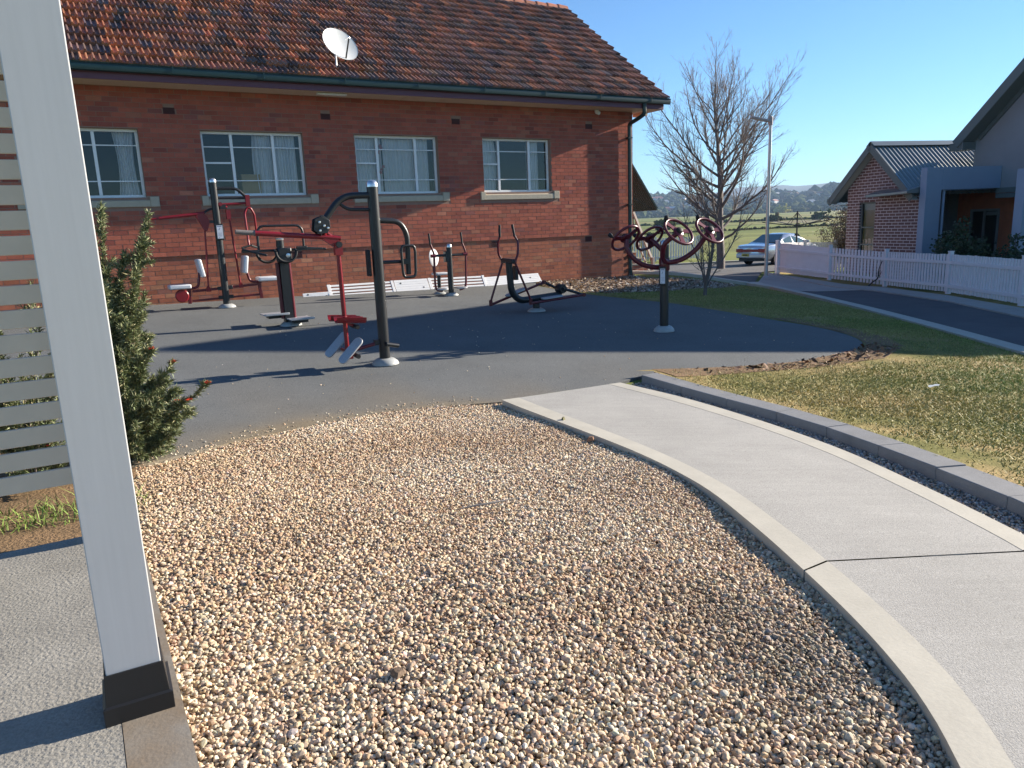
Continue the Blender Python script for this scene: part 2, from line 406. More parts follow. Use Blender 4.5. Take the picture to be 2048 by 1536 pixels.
for wi, (a, b, _) in enumerate(WINS):
    y0 = 0.115
    fr = MB(); t = 0.05
    fr.box2((a, y0, WZ0), (b, y0 + 0.07, WZ0 + t)); fr.box2((a, y0, WZ1 - t), (b, y0 + 0.07, WZ1))
    fr.box2((a, y0, WZ0 + t), (a + t, y0 + 0.07, WZ1 - t)); fr.box2((b - t, y0, WZ0 + t), (b, y0 + 0.07, WZ1 - t))
    w = fr.build('window', winwhite, bldg, smooth=False, bevel=0.006); w['label'] = 'white ' + wlab[wi]
    mu = MB()
    for q in (MULL[wi] if wi else [0.24, 0.62]):
        x = a + (b - a) * q; mu.box2((x - 0.026, y0 - 0.004, WZ0 + t), (x + 0.026, y0 + 0.066, WZ1 - t))
    for q in (0.235, 0.755):
        z = WZ1 - (WZ1 - WZ0) * q; mu.box2((a + t, y0 + 0.012, z - 0.009), (b - t, y0 + 0.05, z + 0.009))
    if wi in (1, 2, 3):
        x = a + (b - a) * MULL[wi][0]; z = WZ1 - (WZ1 - WZ0) * (0.47 if wi != 1 else 0.48); mu.box2((a + t, y0 + 0.008, z - 0.016), (x, y0 + 0.055, z + 0.016))
    mu.build('glazing_bars', winwhite, w, smooth=False)
    g = MB(); g.add([(a + t, y0 + 0.03, WZ0 + t), (b - t, y0 + 0.03, WZ0 + t), (b - t, y0 + 0.03, WZ1 - t), (a + t, y0 + 0.03, WZ1 - t)], [(0, 1, 2, 3)])
    g.build('pane', glass, w, smooth=False)
    c = MB()
    if wi == 0: wave_sheet(c, a + 1.50, b - 0.06, WZ0 + 0.03, WZ1, 0.26, 0.018, 7, 0.10)
    if wi == 1: wave_sheet(c, a + 1.0, a + 1.33, WZ0 + 0.03, WZ1, 0.26, 0.02, 5, -0.08); c.build('curtain', curtain, w); c = MB(); wave_sheet(c, a + 1.36, b - 0.1, WZ0 + 0.03, WZ1, 0.27, 0.018, 8)
    if wi == 2: wave_sheet(c, a + 0.02, a + 0.66, WZ0 + 0.03, WZ1, 0.26, 0.010, 9); c.build('curtain', curtain, w); c = MB(); wave_sheet(c, a + 0.70, b - 0.14, WZ0 + 0.03, WZ1, 0.27, 0.010, 14)
    if wi == 3: wave_sheet(c, a + 0.02, a + 0.43, WZ0 + 0.03, WZ1, 0.26, 0.014, 6, -0.12); c.build('curtain', curtain, w); c = MB(); wave_sheet(c, a + 1.32, b - 0.22, WZ0 + 0.03, WZ1, 0.26, 0.014, 6)
    c.build('curtain', curtain, w)
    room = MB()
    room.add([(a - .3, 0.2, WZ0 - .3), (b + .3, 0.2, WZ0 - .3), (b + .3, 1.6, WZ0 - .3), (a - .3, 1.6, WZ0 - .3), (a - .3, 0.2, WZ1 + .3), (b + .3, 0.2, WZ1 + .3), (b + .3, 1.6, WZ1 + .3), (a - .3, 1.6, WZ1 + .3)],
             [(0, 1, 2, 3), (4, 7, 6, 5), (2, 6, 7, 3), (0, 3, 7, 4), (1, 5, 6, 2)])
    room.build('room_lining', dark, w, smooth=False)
    s = MB(); 
    s.add([(a - 0.105 + 0.12, -0.035, 0.605), (b + 0.05, -0.035, 0.605), (b + 0.05, -0.035, 0.715), (a + 0.015, -0.035, 0.715), (a + 0.015, 0.12, 0.605), (b + 0.05, 0.12, 0.605), (b + 0.05, 0.12, 0.772), (a + 0.015, 0.12, 0.772)],
          [(0, 1, 2, 3), (3, 2, 6, 7), (1, 5, 6, 2), (0, 3, 7, 4), (0, 4, 5, 1)])
    s.box2((a - 0.105, -0.040, 0.603), (a + 0.014, 0.11, 0.783)); s.box2((b + 0.051, -0.040, 0.603), (b + 0.205, 0.11, 0.783))
    s.build('sill', concretes, w, smooth=False, bevel=0.006)
# heart and star hangings taped inside the third window
hm = mat('pink paper shape', (0.55, 0.16, 0.18), 0.8)
hb = MB()
for (x, z, r) in ((6.10, 1.78, .05), (6.02, 1.66, .06), (6.12, 1.74, .045), (6.14, 1.36, .045), (6.07, 1.24, .05), (6.09, 1.30, .04)):
    hb.prism([(r * math.cos(q) * (1 if i % 2 else .55), r * math.sin(q) * (1 if i % 2 else .55)) for i, q in enumerate(np.linspace(0, 2 * math.pi, 11)[:-1])], (x, 0.222, z), (1, 0, 0), (0, 0, 1), 0.004)
hb.prism([(-.004, -.5), (.004, -.5), (.004, .5), (-.004, .5)], (6.08, 0.226, 1.45), (1, 0, 0), (0, 0, 1), 0.003)
gar = hb.build('paper_garland', hm, None, smooth=False); gar.location = bo; gar.rotation_euler = (0, 0, YAW)
tag(gar, 'string of pink paper shapes hanging inside the closed-curtain window', 'garland')
cb = MB(); cb.box2((3.16, 0.24, 0.80), (3.52, 0.55, 1.20)); cb.box2((3.17, 0.236, 1.0), (3.51, 0.238, 1.004))
cbo = cb.build('cardboard_box', card, None, smooth=False, bevel=0.004); cbo.location = bo; cbo.rotation_euler = (0, 0, YAW)
tag(cbo, 'brown cardboard box standing inside the window with striped curtains', 'box')

# vents
for z0, z1, L in ((2.26, 2.365, VENT_T), (-0.47, -0.35, VENT_L)):
    for a, b in L:
        v = MB(); fy = 0.0 if z0 > 0 else 0.025
        v.box2((a - .004, fy + 0.002, z0 - .006), (b + .004, fy + 0.008, z1 + .006)); v.box2((a - .004, fy - 0.008, z0 - 0.006), (a + 0.010, fy + 0.002, z1 + .006)); v.box2((b - 0.010, fy - 0.008, z0 - .006), (b + .004, fy + 0.002, z1 + .006))
        for k in range(4):
            z = z0 + (z1 - z0) * (k + 0.5) / 4; v.box2((a + 0.010, fy - 0.008, z - 0.006), (b - 0.010, fy + 0.002, z + 0.002))
        if z0 < 0:
            for k in range(1, 7):
                x = a + (b - a) * k / 7; v.box2((x - 0.004, fy - 0.007, z0), (x + 0.004, fy + 0.002, z1))
        v.build('vent', ventm if 'ventm' in globals() else mat('vent terracotta', (0.075, 0.024, 0.024), 0.8), bldg, smooth=False)
ventm = MATS['vent terracotta']

# eaves
EU = 13.42                     # verge end
e = MB(); e.box2((U0, -0.60, 2.70), (EU - 0.12, -0.0, 2.715)); e.box2((BU + 0.0, 0.0, 2.70), (EU - 0.12, 0.35, 2.715))
for k in range(9): x = -4 + k * 2.1; e.box2((x, -0.59, 2.694), (x + 0.03, -0.0, 2.70))
e.build('soffit', creamp, bldg, smooth=False)
e = MB(); e.box2((U0, -0.625, 2.69), (EU - 0.07, -0.60, 2.88)); e.build('fascia', purple, bldg, smooth=False, bevel=0.004)
e = MB(); e.box2((EU - 0.095, -0.60, 2.69), (EU - 0.07, 0.36, 2.86)); e.box2((EU - 0.28, -0.05, 2.63), (EU - 0.1, 0.33, 2.695)); e.build('verge_box', creamp, bldg, smooth=False)
gt = MB()
prof = [(p - .1, q - .015) for p, q in ((-0.527, 2.83), (-0.60, 2.815), (-0.635, 2.83), (-0.645, 2.885), (-0.638, 2.93), (-0.652, 2.945), (-0.640, 2.955), (-0.625, 2.945), (-0.625, 2.85), (-0.54, 2.845), (-0.54, 2.94), (-0.527, 2.94))]
n = len(prof); vs = [(x, p[0], p[1]) for x in (U0, EU + 0.06) for p in prof]
gt.add(vs, [tuple(range(n))[::-1], tuple(range(n, 2 * n))] + [(i, (i + 1) % n, n + (i + 1) % n, n + i) for i in range(n)])
for k in range(12): x = -4.2 + k * 1.55; gt.box2((x, -0.755, 2.82), (x + 0.02, -0.746, 2.935))
gutter = gt.build('gutter', green, bldg, ang=25)
dp = MB(); dp.tube(fillet([(12.70, -0.66, 2.82), (12.70, -0.66, 2.56), (12.70, -0.45, 2.49), (12.70, -0.08, 2.40), (12.70, -0.08, 2.2), (12.70, -0.08, -1.40)], 0.07, 5), 0.05, 14)
for z in (2.05, 0.4, -0.9): dp.box2((12.64, -0.135, z), (12.76, -0.0, z + 0.03))
dp.build('downpipe', green, bldg)

# roof: every tile is modelled, in courses up the slope
PIT = R(36); cs, sn = math.cos(PIT), math.sin(PIT)
prof = [(0.0, .030), (.010, .044), (.030, .044), (.040, .006), (.100, .002), (.108, .034), (.128, .034), (.136, .002), (.186, .004), (.199, .028)]
EX = 0.34; NROW = 16; EV, EZ = -0.70, 2.925
V = []; F = []; C = []; k = len(prof)
rng = np.random.default_rng(11)
def tcol(u):
    t = rng.random(); w = np.clip((u + .5) / 7.5, 0, 1) * .95
    if t < 0.46 - 0.37 * w: c = (0.43, 0.18, 0.09)
    elif t < 0.78 - 0.36 * w: c = (0.30, 0.135, 0.085)
    elif t < 0.965 - 0.18 * w: c = (0.215, 0.125, 0.10)
    else: c = (0.125, 0.10, 0.105)
    c = np.array(c) * (1 - .4 * w) + .4 * w * np.array([.155, .115, .105])
    return np.clip(np.array(c) * (1 + rng.normal(0, 0.2)) * (1 + rng.normal(0, .03, 3)), 0.02, 0.9)
for r in range(NROW):
    s0 = r * EX; s1 = s0 + EX + 0.03
    if r == NROW - 1: s1 = s0 + 0.32
    u = U0 + (0.1 if r % 2 else 0.0); 
    while u < EU - 0.02:
        w = min(0.199, EU + 0.02 - u); c = tcol(u); lift = rng.normal(0, 0.003); o = len(V); sj = rng.normal(0, 0.004)
        for (s, h) in ((s0 + sj, 0.074 + lift), (s1, 0.012 + lift * .3)):
            for (x, q) in prof:
                hh = h + q; V.append((u + min(x, w), EV + s * cs - hh * sn, EZ - 0.03 + s * sn + hh * cs))
        for (x, q) in prof:
            hh = 0.008 + q * 0.3; V.append((u + min(x, w), EV + (s0 + sj + .006) * cs - hh * sn, EZ - 0.03 + (s0 + sj + .006) * sn + hh * cs))
        C += [c] * (3 * k)
        for i in range(k - 1):
            F.append((o + i, o + i + 1, o + k + i + 1, o + k + i)); F.append((o + 2 * k + i, o + 2 * k + i + 1, o + i + 1, o + i))
        F.append((o + k - 1, o + 3 * k - 1, o + 3 * k - 1, o + 2 * k - 1)) if False else None
        u += 0.2
F = [f for f in F if f]
roof = np_mesh('roof', V, F, np.array(C), tilem, bldg)
rb = MB()                       # roof deck under the tiles, back slope, verge underside
RV = EV + 5.40 * cs; RZ = EZ + 5.40 * sn
rb.add([(U0, EV + 0.02, EZ - 0.045), (EU, EV + 0.02, EZ - 0.045), (EU, RV, RZ - 0.06), (U0, RV, RZ - 0.06), (EU, 2 * RV - EV, EZ - 0.04), (U0, 2 * RV - EV, EZ - 0.04)], [(0, 1, 2, 3), (3, 2, 4, 5)])
rb.build('roof_deck', mat('dark roof deck', (0.09, 0.04, 0.03), 0.9), roof, smooth=False)  # one even dark brown for the deck
rc = MB(); x = U0
while x < EU:
    rc.col = tuple(np.clip(np.array((0.36, 0.13, 0.075)) * (1 + rng.normal(0, .15)), 0.02, 1))
    A = arc((x, RV, RZ - 0.03), 0.125, 0, math.pi, 8, (0, 1, 0), (0, 0, 1)); B = arc((min(x + 0.40, EU + .03), RV, RZ - 0.045), 0.115, 0, math.pi, 8, (0, 1, 0), (0, 0, 1))
    rc.add(list(A) + list(B), [(i, i + 1, 9 + i + 1, 9 + i) for i in range(8)] + [tuple(range(9))])
    x += 0.37
rc.build('ridge_caps', tilem, roof, colors=True)
vg = MB(); vg.add([(EU + .005, EV + .02, EZ - .10), (EU + .005, RV, RZ - .13), (EU + .005, RV, RZ - .02), (EU + .005, EV + .02, EZ + .0), (EU - .03, EV + .02, EZ - .10), (EU - .03, RV, RZ - .13), (EU - .03, RV, RZ - .02), (EU - .03, EV + .02, EZ)], [(0, 1, 2, 3), (7, 6, 5, 4), (0, 4, 5, 1), (3, 2, 6, 7), (0, 3, 7, 4)])
vg.build('barge_board', purple, bldg, smooth=False)

# small fixtures on the building that were bolted on
def at_b(o): o.location = bo; o.rotation_euler = (0, 0, YAW); return o
lt = MB(); lt.box2((4.62, -0.46, 2.655), (5.22, -0.36, 2.694))
tag(at_b(lt.build('batten_light', white, None, smooth=False, bevel=0.008)), 'long white batten light under the brick building eave', 'light fitting')
cam_ = thing('security_camera', 'small white dome camera under the eave by the downpipe', 'camera', to_world(11.65, -0.12, 2.69), YAW)
c = MB(); c.lathe([(0.055, 0), (0.055, -0.02), (0.03, -0.03)], n=16); c.build('mount', white, cam_)
c = MB(); c.lathe([(0.0, -0.07), (0.03, -0.06), (0.045, -0.03), (0.045, 0.06), (0.035, 0.075), (0, 0.08)], c=(-0.01, -0.03, -0.06), n=14, axis=(0.3, -0.8, -0.4)); c.build('body', white, cam_)

# satellite dish
dish = thing('satellite_dish', 'grey white satellite dish on a short mast above the gutter', 'dish', to_world(5.07, -0.40, 3.06), 0.0)
p = MB(); p.tube([(0, 0, -0.08), (0, 0, 0.40)], 0.019, 12); p.box((0, 0, -0.06), (0.12, 0.10, 0.02)); p.tube([(0.0, 0, .02), (-0.02, 0.25, .22)], 0.012, 8); p.build('mast', mat('galvanised steel', (0.45, 0.46, 0.47), 0.4, 0.8), dish)
nrm = Vector((0.60, -0.62, 0.50)).normalized(); dc = Vector((0.12, -0.12, 0.50))
d = MB(); rr = 0.36; prof = [(0.0, 0.0)] + [(rr * q, 0.07 * q * q) for q in (.2, .4, .6, .8, .95, 1.0)] + [(rr + .008, .075), (rr + .008, .062)] + [(rr * q, 0.07 * q * q - 0.012) for q in (.95, .7, .4)] + [(0.0, -0.012)]
d.lathe(prof, dc - nrm * 0.03, 40, nrm); d.build('reflector', mat('dish enamel', (0.62, 0.63, 0.62), 0.4, var=.04), dish)
up = (Vector((0, 0, 1)) - nrm * nrm.z).normalized(); tip = dc + nrm * 0.34 - up * 0.10; foot = dc - up * 0.36
b = MB(); b.bar(foot - nrm * .03, tip, 0.022, 0.022); b.bar(dc - nrm * 0.05, (0, 0, 0.38), 0.06, 0.06); b.build('feed_arm', black, dish)
b = MB(); b.lathe([(0.0, -.01), (0.024, 0), (0.026, .05), (0.018, .06), (0.018, .11), (0, .112)], tip, 14, (dc - tip + up * .0)); b.build('receiver', capsteel, dish)

# green striped awning and brick steps on the end wall
aw = thing('window_awning', 'dark green ribbed metal awning on the end wall of the brick building', 'awning', to_world(BU + 0.005, 1.7, 2.35), YAW)
am = MB(); P0 = Vector((0, 0, 0)); P1 = Vector((1.55, 0, -2.06)); dl = (P1 - P0); nn = 22; wd = 1.7
for i in range(nn):
    y = -0.85 + wd * i / (nn - 1); am.bar(P0 + Vector((0, y, 0.0)), P1 + Vector((0, y, 0.0)), 0.045, 0.05, up=(dl.z, 0, -dl.x))
am.build('ribs', green, aw, smooth=False)
am = MB(); q = Vector((dl.z, 0, -dl.x)).normalized(); am.bar(P0, P1, wd, 0.006, up=q); am.build('sheet', mat('awning pale underside', (0.42, 0.60, 0.66), 0.5), aw, smooth=False)  # sheet colour shifted to pale blue-green to offset brown bounce light
am = MB(); am.bar(P1 + Vector((0, -.87, .0)), P1 + Vector((0, .87, .0)), 0.04, 0.06); am.bar(P0 + Vector((0, -.87, .02)), P1 + Vector((0, -.87, .02)), .03, .05, up=q); am.bar(P0 + Vector((0, .87, .02)), P1 + Vector((0, .87, .02)), .03, .05, up=q); am.bar((0, -.8, -1.4), P1 + Vector((-.1, -.8, 0)), .02, .02); am.build('frame', green, aw, smooth=False)
# ------------------------------------------------------------------ outdoor fitness machines; local x runs along the building wall, y away from the camera
MZ = R(30)
def base_cover(parent, r=0.155, h=0.065, rp=0.066, c=(0, 0, 0)):
    m = MB(); m.lathe([(r, 0.0), (r, 0.012), (r * .93, h * .45), (r * .72, h * .82), (rp + .02, h), (rp, h)], c, 28); return m.build('base_cover', dome, parent)
def bolt(mb, c, ax, r=0.012): mb.lathe([(r, 0), (r, .006), (r * .7, .011), (0, .012)], c, 10, ax)
def placard(parent, c, rz, w=0.15, h=0.29, tilt=0):
    """instruction plate in a black holder; the print is too small to read"""
    m = Matrix.Rotation(rz, 4, 'Z'); 
    f = MB(); f.box((0, 0, 0), (w, 0.03, h)); o = f.build('sign_plate', black, parent, smooth=False, bevel=0.012); o.location = c; o.rotation_euler = (0, 0, rz)
    s = MB(); s.box((w * .04, -0.0165, 0), (w * .66, 0.003, h * .80)); s.build('sign_face', mat('sign paper', (0.66, 0.68, 0.74), 0.5) if 'sign paper' not in MATS else MATS['sign paper'], o, smooth=False)
    t = MB(); x0 = w * .39
    t.box((w * .04, -0.0186, h * .345), (w * .5, 0.001, h * .045))
    t.prism([(-.13 * w, -.05 * h), (-.06 * w, .01 * h), (.02 * w, .08 * h), (.07 * w, .07 * h), (-.02 * w, -.01 * h), (-.07 * w, -.055 * h)], (w * .04, -0.0186, h * .17), (1, 0, 0), (0, 0, 1), 0.001)
    for k in range(5): t.box((w * .04, -0.0186, -h * (.06 + .048 * k)), (w * (.46 - .05 * (k % 3)), 0.0008, h * .008))
    t.box((-w * .08, -0.0186, -h * .35), (w * .10, 0.001, h * .03))
    t.build('lettering', mat('sign print', (0.16, 0.17, 0.24), 0.6) if 'sign print' not in MATS else MATS['sign print'], o, smooth=False)
    return o
def post(parent, H, r=0.063, cap=True):
    m = MB(); m.tube([(0, 0, 0.02), (0, 0, H - .06)], r, 28); o = m.build('post', black, parent)
    if cap:
        c = MB(); c.lathe([(r + .003, H - .075), (r + .003, H - .05), (r * .97, H - .03), (r * .8, H - .012), (r * .45, H - .002), (0, H)], (0, 0, 0), 28); c.build('post_cap', capsteel, parent)
    return o
def pad_plate(mb, c, ex, ey, L, W, t):
    """rounded foot plate"""
    pts = [];
    for sx, sy, a0 in ((1, 1, 0), (-1, 1, 90), (-1, -1, 180), (1, -1, 270)):
        for k in range(6):
            a = R(a0 + 18 * k); rad = min(L, W) * .42
            pts.append((sx * (L / 2 - rad) + rad * math.cos(a), sy * (W / 2 - rad) + rad * math.sin(a)))
    mb.prism(pts, c, ex, ey, t)

# --- 1: tall post with the red lever, leg pads and foot boards in front
mp = thing('lever_exerciser', 'tall black post with long red lever, red leg pads and hanging foot boards', 'gym machine', g3(-1.49, 8.70, 0.012), MZ)
base_cover(mp, 0.16, .075); post(mp, 2.11)
m = MB(); m.tube(fillet([(0.0, 0, 1.945), (-0.37, 0, 1.945), (-0.60, 0, 1.66)], 0.16, 8), 0.037, 18); m.tube(fillet([(-0.0, 0, 1.785), (-0.31, 0, 1.795), (-0.425, 0, 1.885)], .06, 5), 0.019, 12); m.build('top_arm', black, mp)
m = MB(); m.prism([(-.095, -.045), (-.075, .075), (.0, .105), (.085, .055), (.09, -.02), (.05, -.08), (-.045, -.085)], (-0.625, -0.055, 1.625), (1, 0, 0), (0, 0, 1), 0.012); m.prism([(-.095, -.045), (-.075, .075), (.0, .105), (.085, .055), (.09, -.02), (.05, -.08), (-.045, -.085)], (-0.625, 0.055, 1.625), (1, 0, 0), (0, 0, 1), 0.012)
m.bar((-.575, -.055, 1.705), (-.575, .055, 1.705), .10, .012, up=(.6, 0, .8)); m.bar((-.66, -.055, 1.56), (-.66, .055, 1.56), .09, .012, up=(1, 0, .5)); jo = m.build('pivot_housing', black, mp, smooth=False, bevel=0.004)
for (x, z) in ((-.655, 1.665), (-.605, 1.625), (-.655, 1.575), (-.565, 1.60)): b = MB(); bolt(b, (x, -.061, z), (0, -1, 0), .014); b.build('bolt', capsteel, jo)
m = MB(); m.tube([(-1.34, 0, 1.575), (-0.60, 0, 1.505), (-0.44, 0, 1.485)], [0.027, 0.030, 0.030], 16); m.lathe([(0, -.012), (.03, 0), (.03, .02), (0, .03)], (-.44, 0, 1.485), 14, (1, 0, -.1))
m.prism([(-.13, -.0), (.0, .03), (.06, -.02), (.095, -.10), (.07, -.14), (.02, -.11)], (-0.50, 0, 1.485), (1, 0, 0), (0, 0, 1), 0.05)
m.tube([(-.60, .0, 1.53), (-.56, 0, 1.60)], .03, 10); m.tube([(-.56, 0, 1.545), (-.49, 0, 1.49)], .02, 8); m.build('lever', red, mp)
m = MB(); m.tube([(-1.53, 0, 1.595), (-1.34, 0, 1.576)], .026, 14); m.lathe([(.03, 0), (.034, .008), (.0, .012)], (-1.345, 0, 1.576), 14, (1, 0, -.1)); m.build('handle_grip', gripm, mp)
m = MB(); m.tube([(-.455, 0, 1.40), (-.445, 0, 0.14)], .027, 14); m.box((-.455, 0, 1.37), (.085, .07, .14)); m.prism([(-.05, -.04), (.05, -.04), (.045, .02), (.0, .05), (-.045, .02)], (-.445, 0, .16), (1, 0, 0), (0, 0, 1), .08); m.build('drop_rod', red, mp)
m = MB(); m.lathe([(.035, 0), (.035, .09), (.02, .1)], (-.45, -.05, 1.415), 14, (0, 1, 0)); m.build('pivot_bolt', black, mp)
m = MB()                                    # leg pads: two half troughs either side of the rod
for y in (-.115, .115):
    for k in range(8):
        a0 = R(180 + 180 * k / 8); a1 = R(180 + 180 * (k + 1) / 8); r0 = .062
        p = [(-.59, y + r0 * math.cos(a0), .625 + r0 * math.sin(a0)), (-.59, y + r0 * math.cos(a1), .625 + r0 * math.sin(a1)), (-.25, y + r0 * math.cos(a1), .595 + r0 * math.sin(a1)), (-.25, y + r0 * math.cos(a0), .595 + r0 * math.sin(a0))]
        n_ = [(0, .008 * math.cos(a), .008 * math.sin(a)) for a in (a0, a1, a1, a0)]
        q = [tuple(i + j for i, j in zip(u, v)) for u, v in zip(p, n_)]
        m.add(p + q, [(0, 1, 2, 3), (7, 6, 5, 4), (0, 4, 5, 1), (2, 6, 7, 3), (0, 3, 7, 4), (1, 5, 6, 2)])
m.bar((-.45, -.13, .60), (-.45, .13, .60), .05, .03); m.bar((-.45, 0, .53), (-.33, 0, .49), .03, .03); m.build('leg_pad', red, mp, smooth=False)
for q in ([(-.335, -.10, .485), (-.335, .10, .485)], [(-.40, -.24, .17), (-.40, .2, .19)]): m = MB(); m.tube(q, .026, 14); m.build('rubber_roller', rubberblk, mp)
ex = Vector((.72, 0, .69)).normalized(); wy = Vector((-.30, .80, .40)); wy = (wy - ex * wy.dot(ex)).normalized()
for y in (-.16, .15):
    m = MB(); pad_plate(m, (-.46 if y < 0 else -.52, y, .235 if y < 0 else .275), ex, wy, .36, .115, .022); o = m.build('foot_board', plate, mp, bevel=.004)
    m = MB()
    for k in range(8): q = Vector((-.46 if y < 0 else -.52, y, .235 if y < 0 else .275)) + ex * (-.13 + .036 * k) ; m.box(q + ex.cross(wy) * .0135, (.012, .08, .005), Matrix((ex, wy, ex.cross(wy))).transposed())
    m.build('tread_ribs', plate, o, smooth=False)
m = MB(); m.tube([(-.45, -.2, .205), (-.45, .2, .205)], .02, 12); m.tube([(-.43, 0, .20), (-.06, 0, .265)], .022, 12); m.build('lower_link', maroon, mp)
m = MB(); m.box((-.09, 0, .27), (.06, .06, .06)); m.tube([(-.02, -.12, .255), (.14, -.10, .215)], .026, 14); m.tube([(0, -.12, .25), (0, .0, .26)], .02, 10); m.build('stop_bracket', black, mp, bevel=.004)
m = MB(); m.tube(fillet([(.04, 0, 1.665), (.30, 0, 1.645), (.385, 0, 1.50), (.372, 0, 1.03)], .13, 8), .031, 16); m.tube([(.04, 0, 1.19), (.37, 0, 1.185)], .021, 12)
m.box((.345, 0, 1.185), (.09, .07, .06)); m.build('side_arm', black, mp, bevel=.0)
m = MB(); m.tube(fillet([(.28, .0, 1.30), (.29, -.0, 1.365), (.44, -.0, 1.365), (.455, 0, 1.30), (.445, 0, 1.05), (.43, 0, 1.005), (.30, 0, 1.005), (.285, 0, 1.06), (.28, 0, 1.30)], .035, 5), .0165, 12); o = m.build('hand_loop', black, mp)
o.location = (0, -.045, 0)
m = MB(); m.box((-.105, .02, 1.19), (.035, .10, .30)); m.build('back_pad', rubberblk, mp, bevel=.012)

# --- 2: two-seat machine near the wall on the left
bk = thing('double_seat_machine', 'tall black post carrying two pale swing seats and red pull levers', 'gym machine', g3(-5.18, 13.74, 0.012), MZ)
base_cover(bk); post(bk, 2.30)
m = MB(); m.tube(arc((-.02, 0, 1.50), .27, R(95), R(150), 8, (1, 0, 0), (0, 0, 1)), .02, 12); m.tube(fillet([(0, 0, 2.12), (.40, 0, 2.12), (.56, 0, 1.95)], .1, 6), .027, 14); m.tube([(0, 0, 1.95), (.54, 0, 1.945)], .02, 12); m.bar((-.15, 0, 1.545), (0, 0, 1.545), .05, .05); m.box((.12, 0, 1.80), (.10, .09, .08)); m.build('frame_arms', black, bk)
m = MB(); m.tube([(-.95, 0, 1.625), (-.30, 0, 1.685), (-.2, 0, 1.70)], [.026, .033, .03], 14); m.tube([(-1.12, 0, 1.61), (-.94, 0, 1.626)], .017, 12)
m.prism([(-.13, .07), (-.06, .08), (.02, .02), (.05, -.08), (.02, -.17), (-.01, -.24), (-.05, -.235), (-.10, -.12), (-.17, .02)], (-.18, -.0, 1.62), (1, 0, 0), (0, 0, 1), .06); m.build('pull_lever', red, bk)
m = MB(); m.tube([(-.225, 0, 1.39), (-.285, 0, .34)], .015, 10); m.prism([(-.04, 0), (.04, 0), (.035, .06), (.015, .10), (-.015, .10), (-.035, .06)], (-.287, 0, .31), (1, 0, 0), (0, 0, 1), .05); m.build('pull_rod', red, bk)
m = MB(); m.tube([(.215, 0, 1.62), (.28, 0, .36)], .017, 10); m.box((.205, 0, 1.66), (.075, .07, .16)); m.tube([(.08, 0, 1.845), (.19, 0, 1.78)], .03, 12); m.tube([(.09, 0, 1.835), (.56, 0, 1.86)], .024, 12); m.box((.565, 0, 1.90), (.075, .07, .2)); m.lathe([(.035, -.05), (.035, .05)], (.08, 0, 1.845), 14, (0, 1, 0)); m.prism([(-.04, 0), (.04, 0), (.035, .06), (.015, .10), (-.015, .10), (-.035, .06)], (.28, 0, .34), (1, 0, 0), (0, 0, 1), .05); m.build('press_link', red, bk)
m = MB(); m.tube(fillet([(.485, -.10, 1.10), (.49, -.06, 1.18), (.485, -.02, 1.68), (.54, 0, 1.77), (.60, 0, 1.77), (.665, .03, 1.66), (.68, .06, 1.12), (.665, .12, 1.05)], .05, 5), .020, 12); m.build('press_handle', red, bk); m = MB(); m.tube([(.35, -.12, 1.06), (.52, -.1, 1.10)], .02, 10); m.tube([(.52, -.1, 1.10), (.70, .12, 1.04)], .02, 10); m.build('press_grip', rubberblk, bk)
m = MB(); m.bar((-.56, 0, .335), (.64, 0, .385), .035, .045); m.bar((-.58, 0, .165), (.62, 0, .195), .032, .036); m.bar((-.61, 0, .40), (-.625, 0, .12), .055, .055); m.bar((.61, 0, .42), (.63, 0, .12), .055, .055); m.build('swing_frame', maroon, bk, bevel=.003)
m = MB(); m.lathe([(.0, 0), (.10, .0), (.115, .015), (.115, .05), (.10, .065), (0, .066)], (-.75, -.06, .275), 24, (0, -1, 0)); m.tube([(-.75, -.05, .275), (-.62, 0, .27)], .02, 8); m.build('counterweight', red, bk)
for x, z in ((-.08, .355), (.08, .365), (-.08, .19), (.08, .195)): m = MB(); m.box((x, 0, z), (.10, .075, .065)); m.build('pivot_block', black, bk, bevel=.006)
for sx, zz, zb in ((-1, .435, .74), (1, .475, .76)):
    m = MB(); m.box((sx * .765, 0, zz), (.36, .36, .075)); o = m.build('seat', seatm, bk, bevel=.022, seg=3)
    m = MB(); m.box((sx * .385, 0, zb), (.075, .36, .32), Matrix.Rotation(R(9 * sx), 3, 'Y')); m.build('backrest', seatm, bk, bevel=.024, seg=3)
    m = MB(); m.tube(fillet([(sx * .62, 0, zz - .045), (sx * .45, 0, zz - .04), (sx * .405, 0, zb - .08)], .09, 6), .023, 12); m.box((sx * .765, 0, zz - .04), (.34, .2, .012)); m.box((sx * .62, 0, zz - .05), (.06, .06, .05)); m.build('seat_bracket', maroon, bk)
placard(bk, (.005, -.085, 1.36), 0.0)

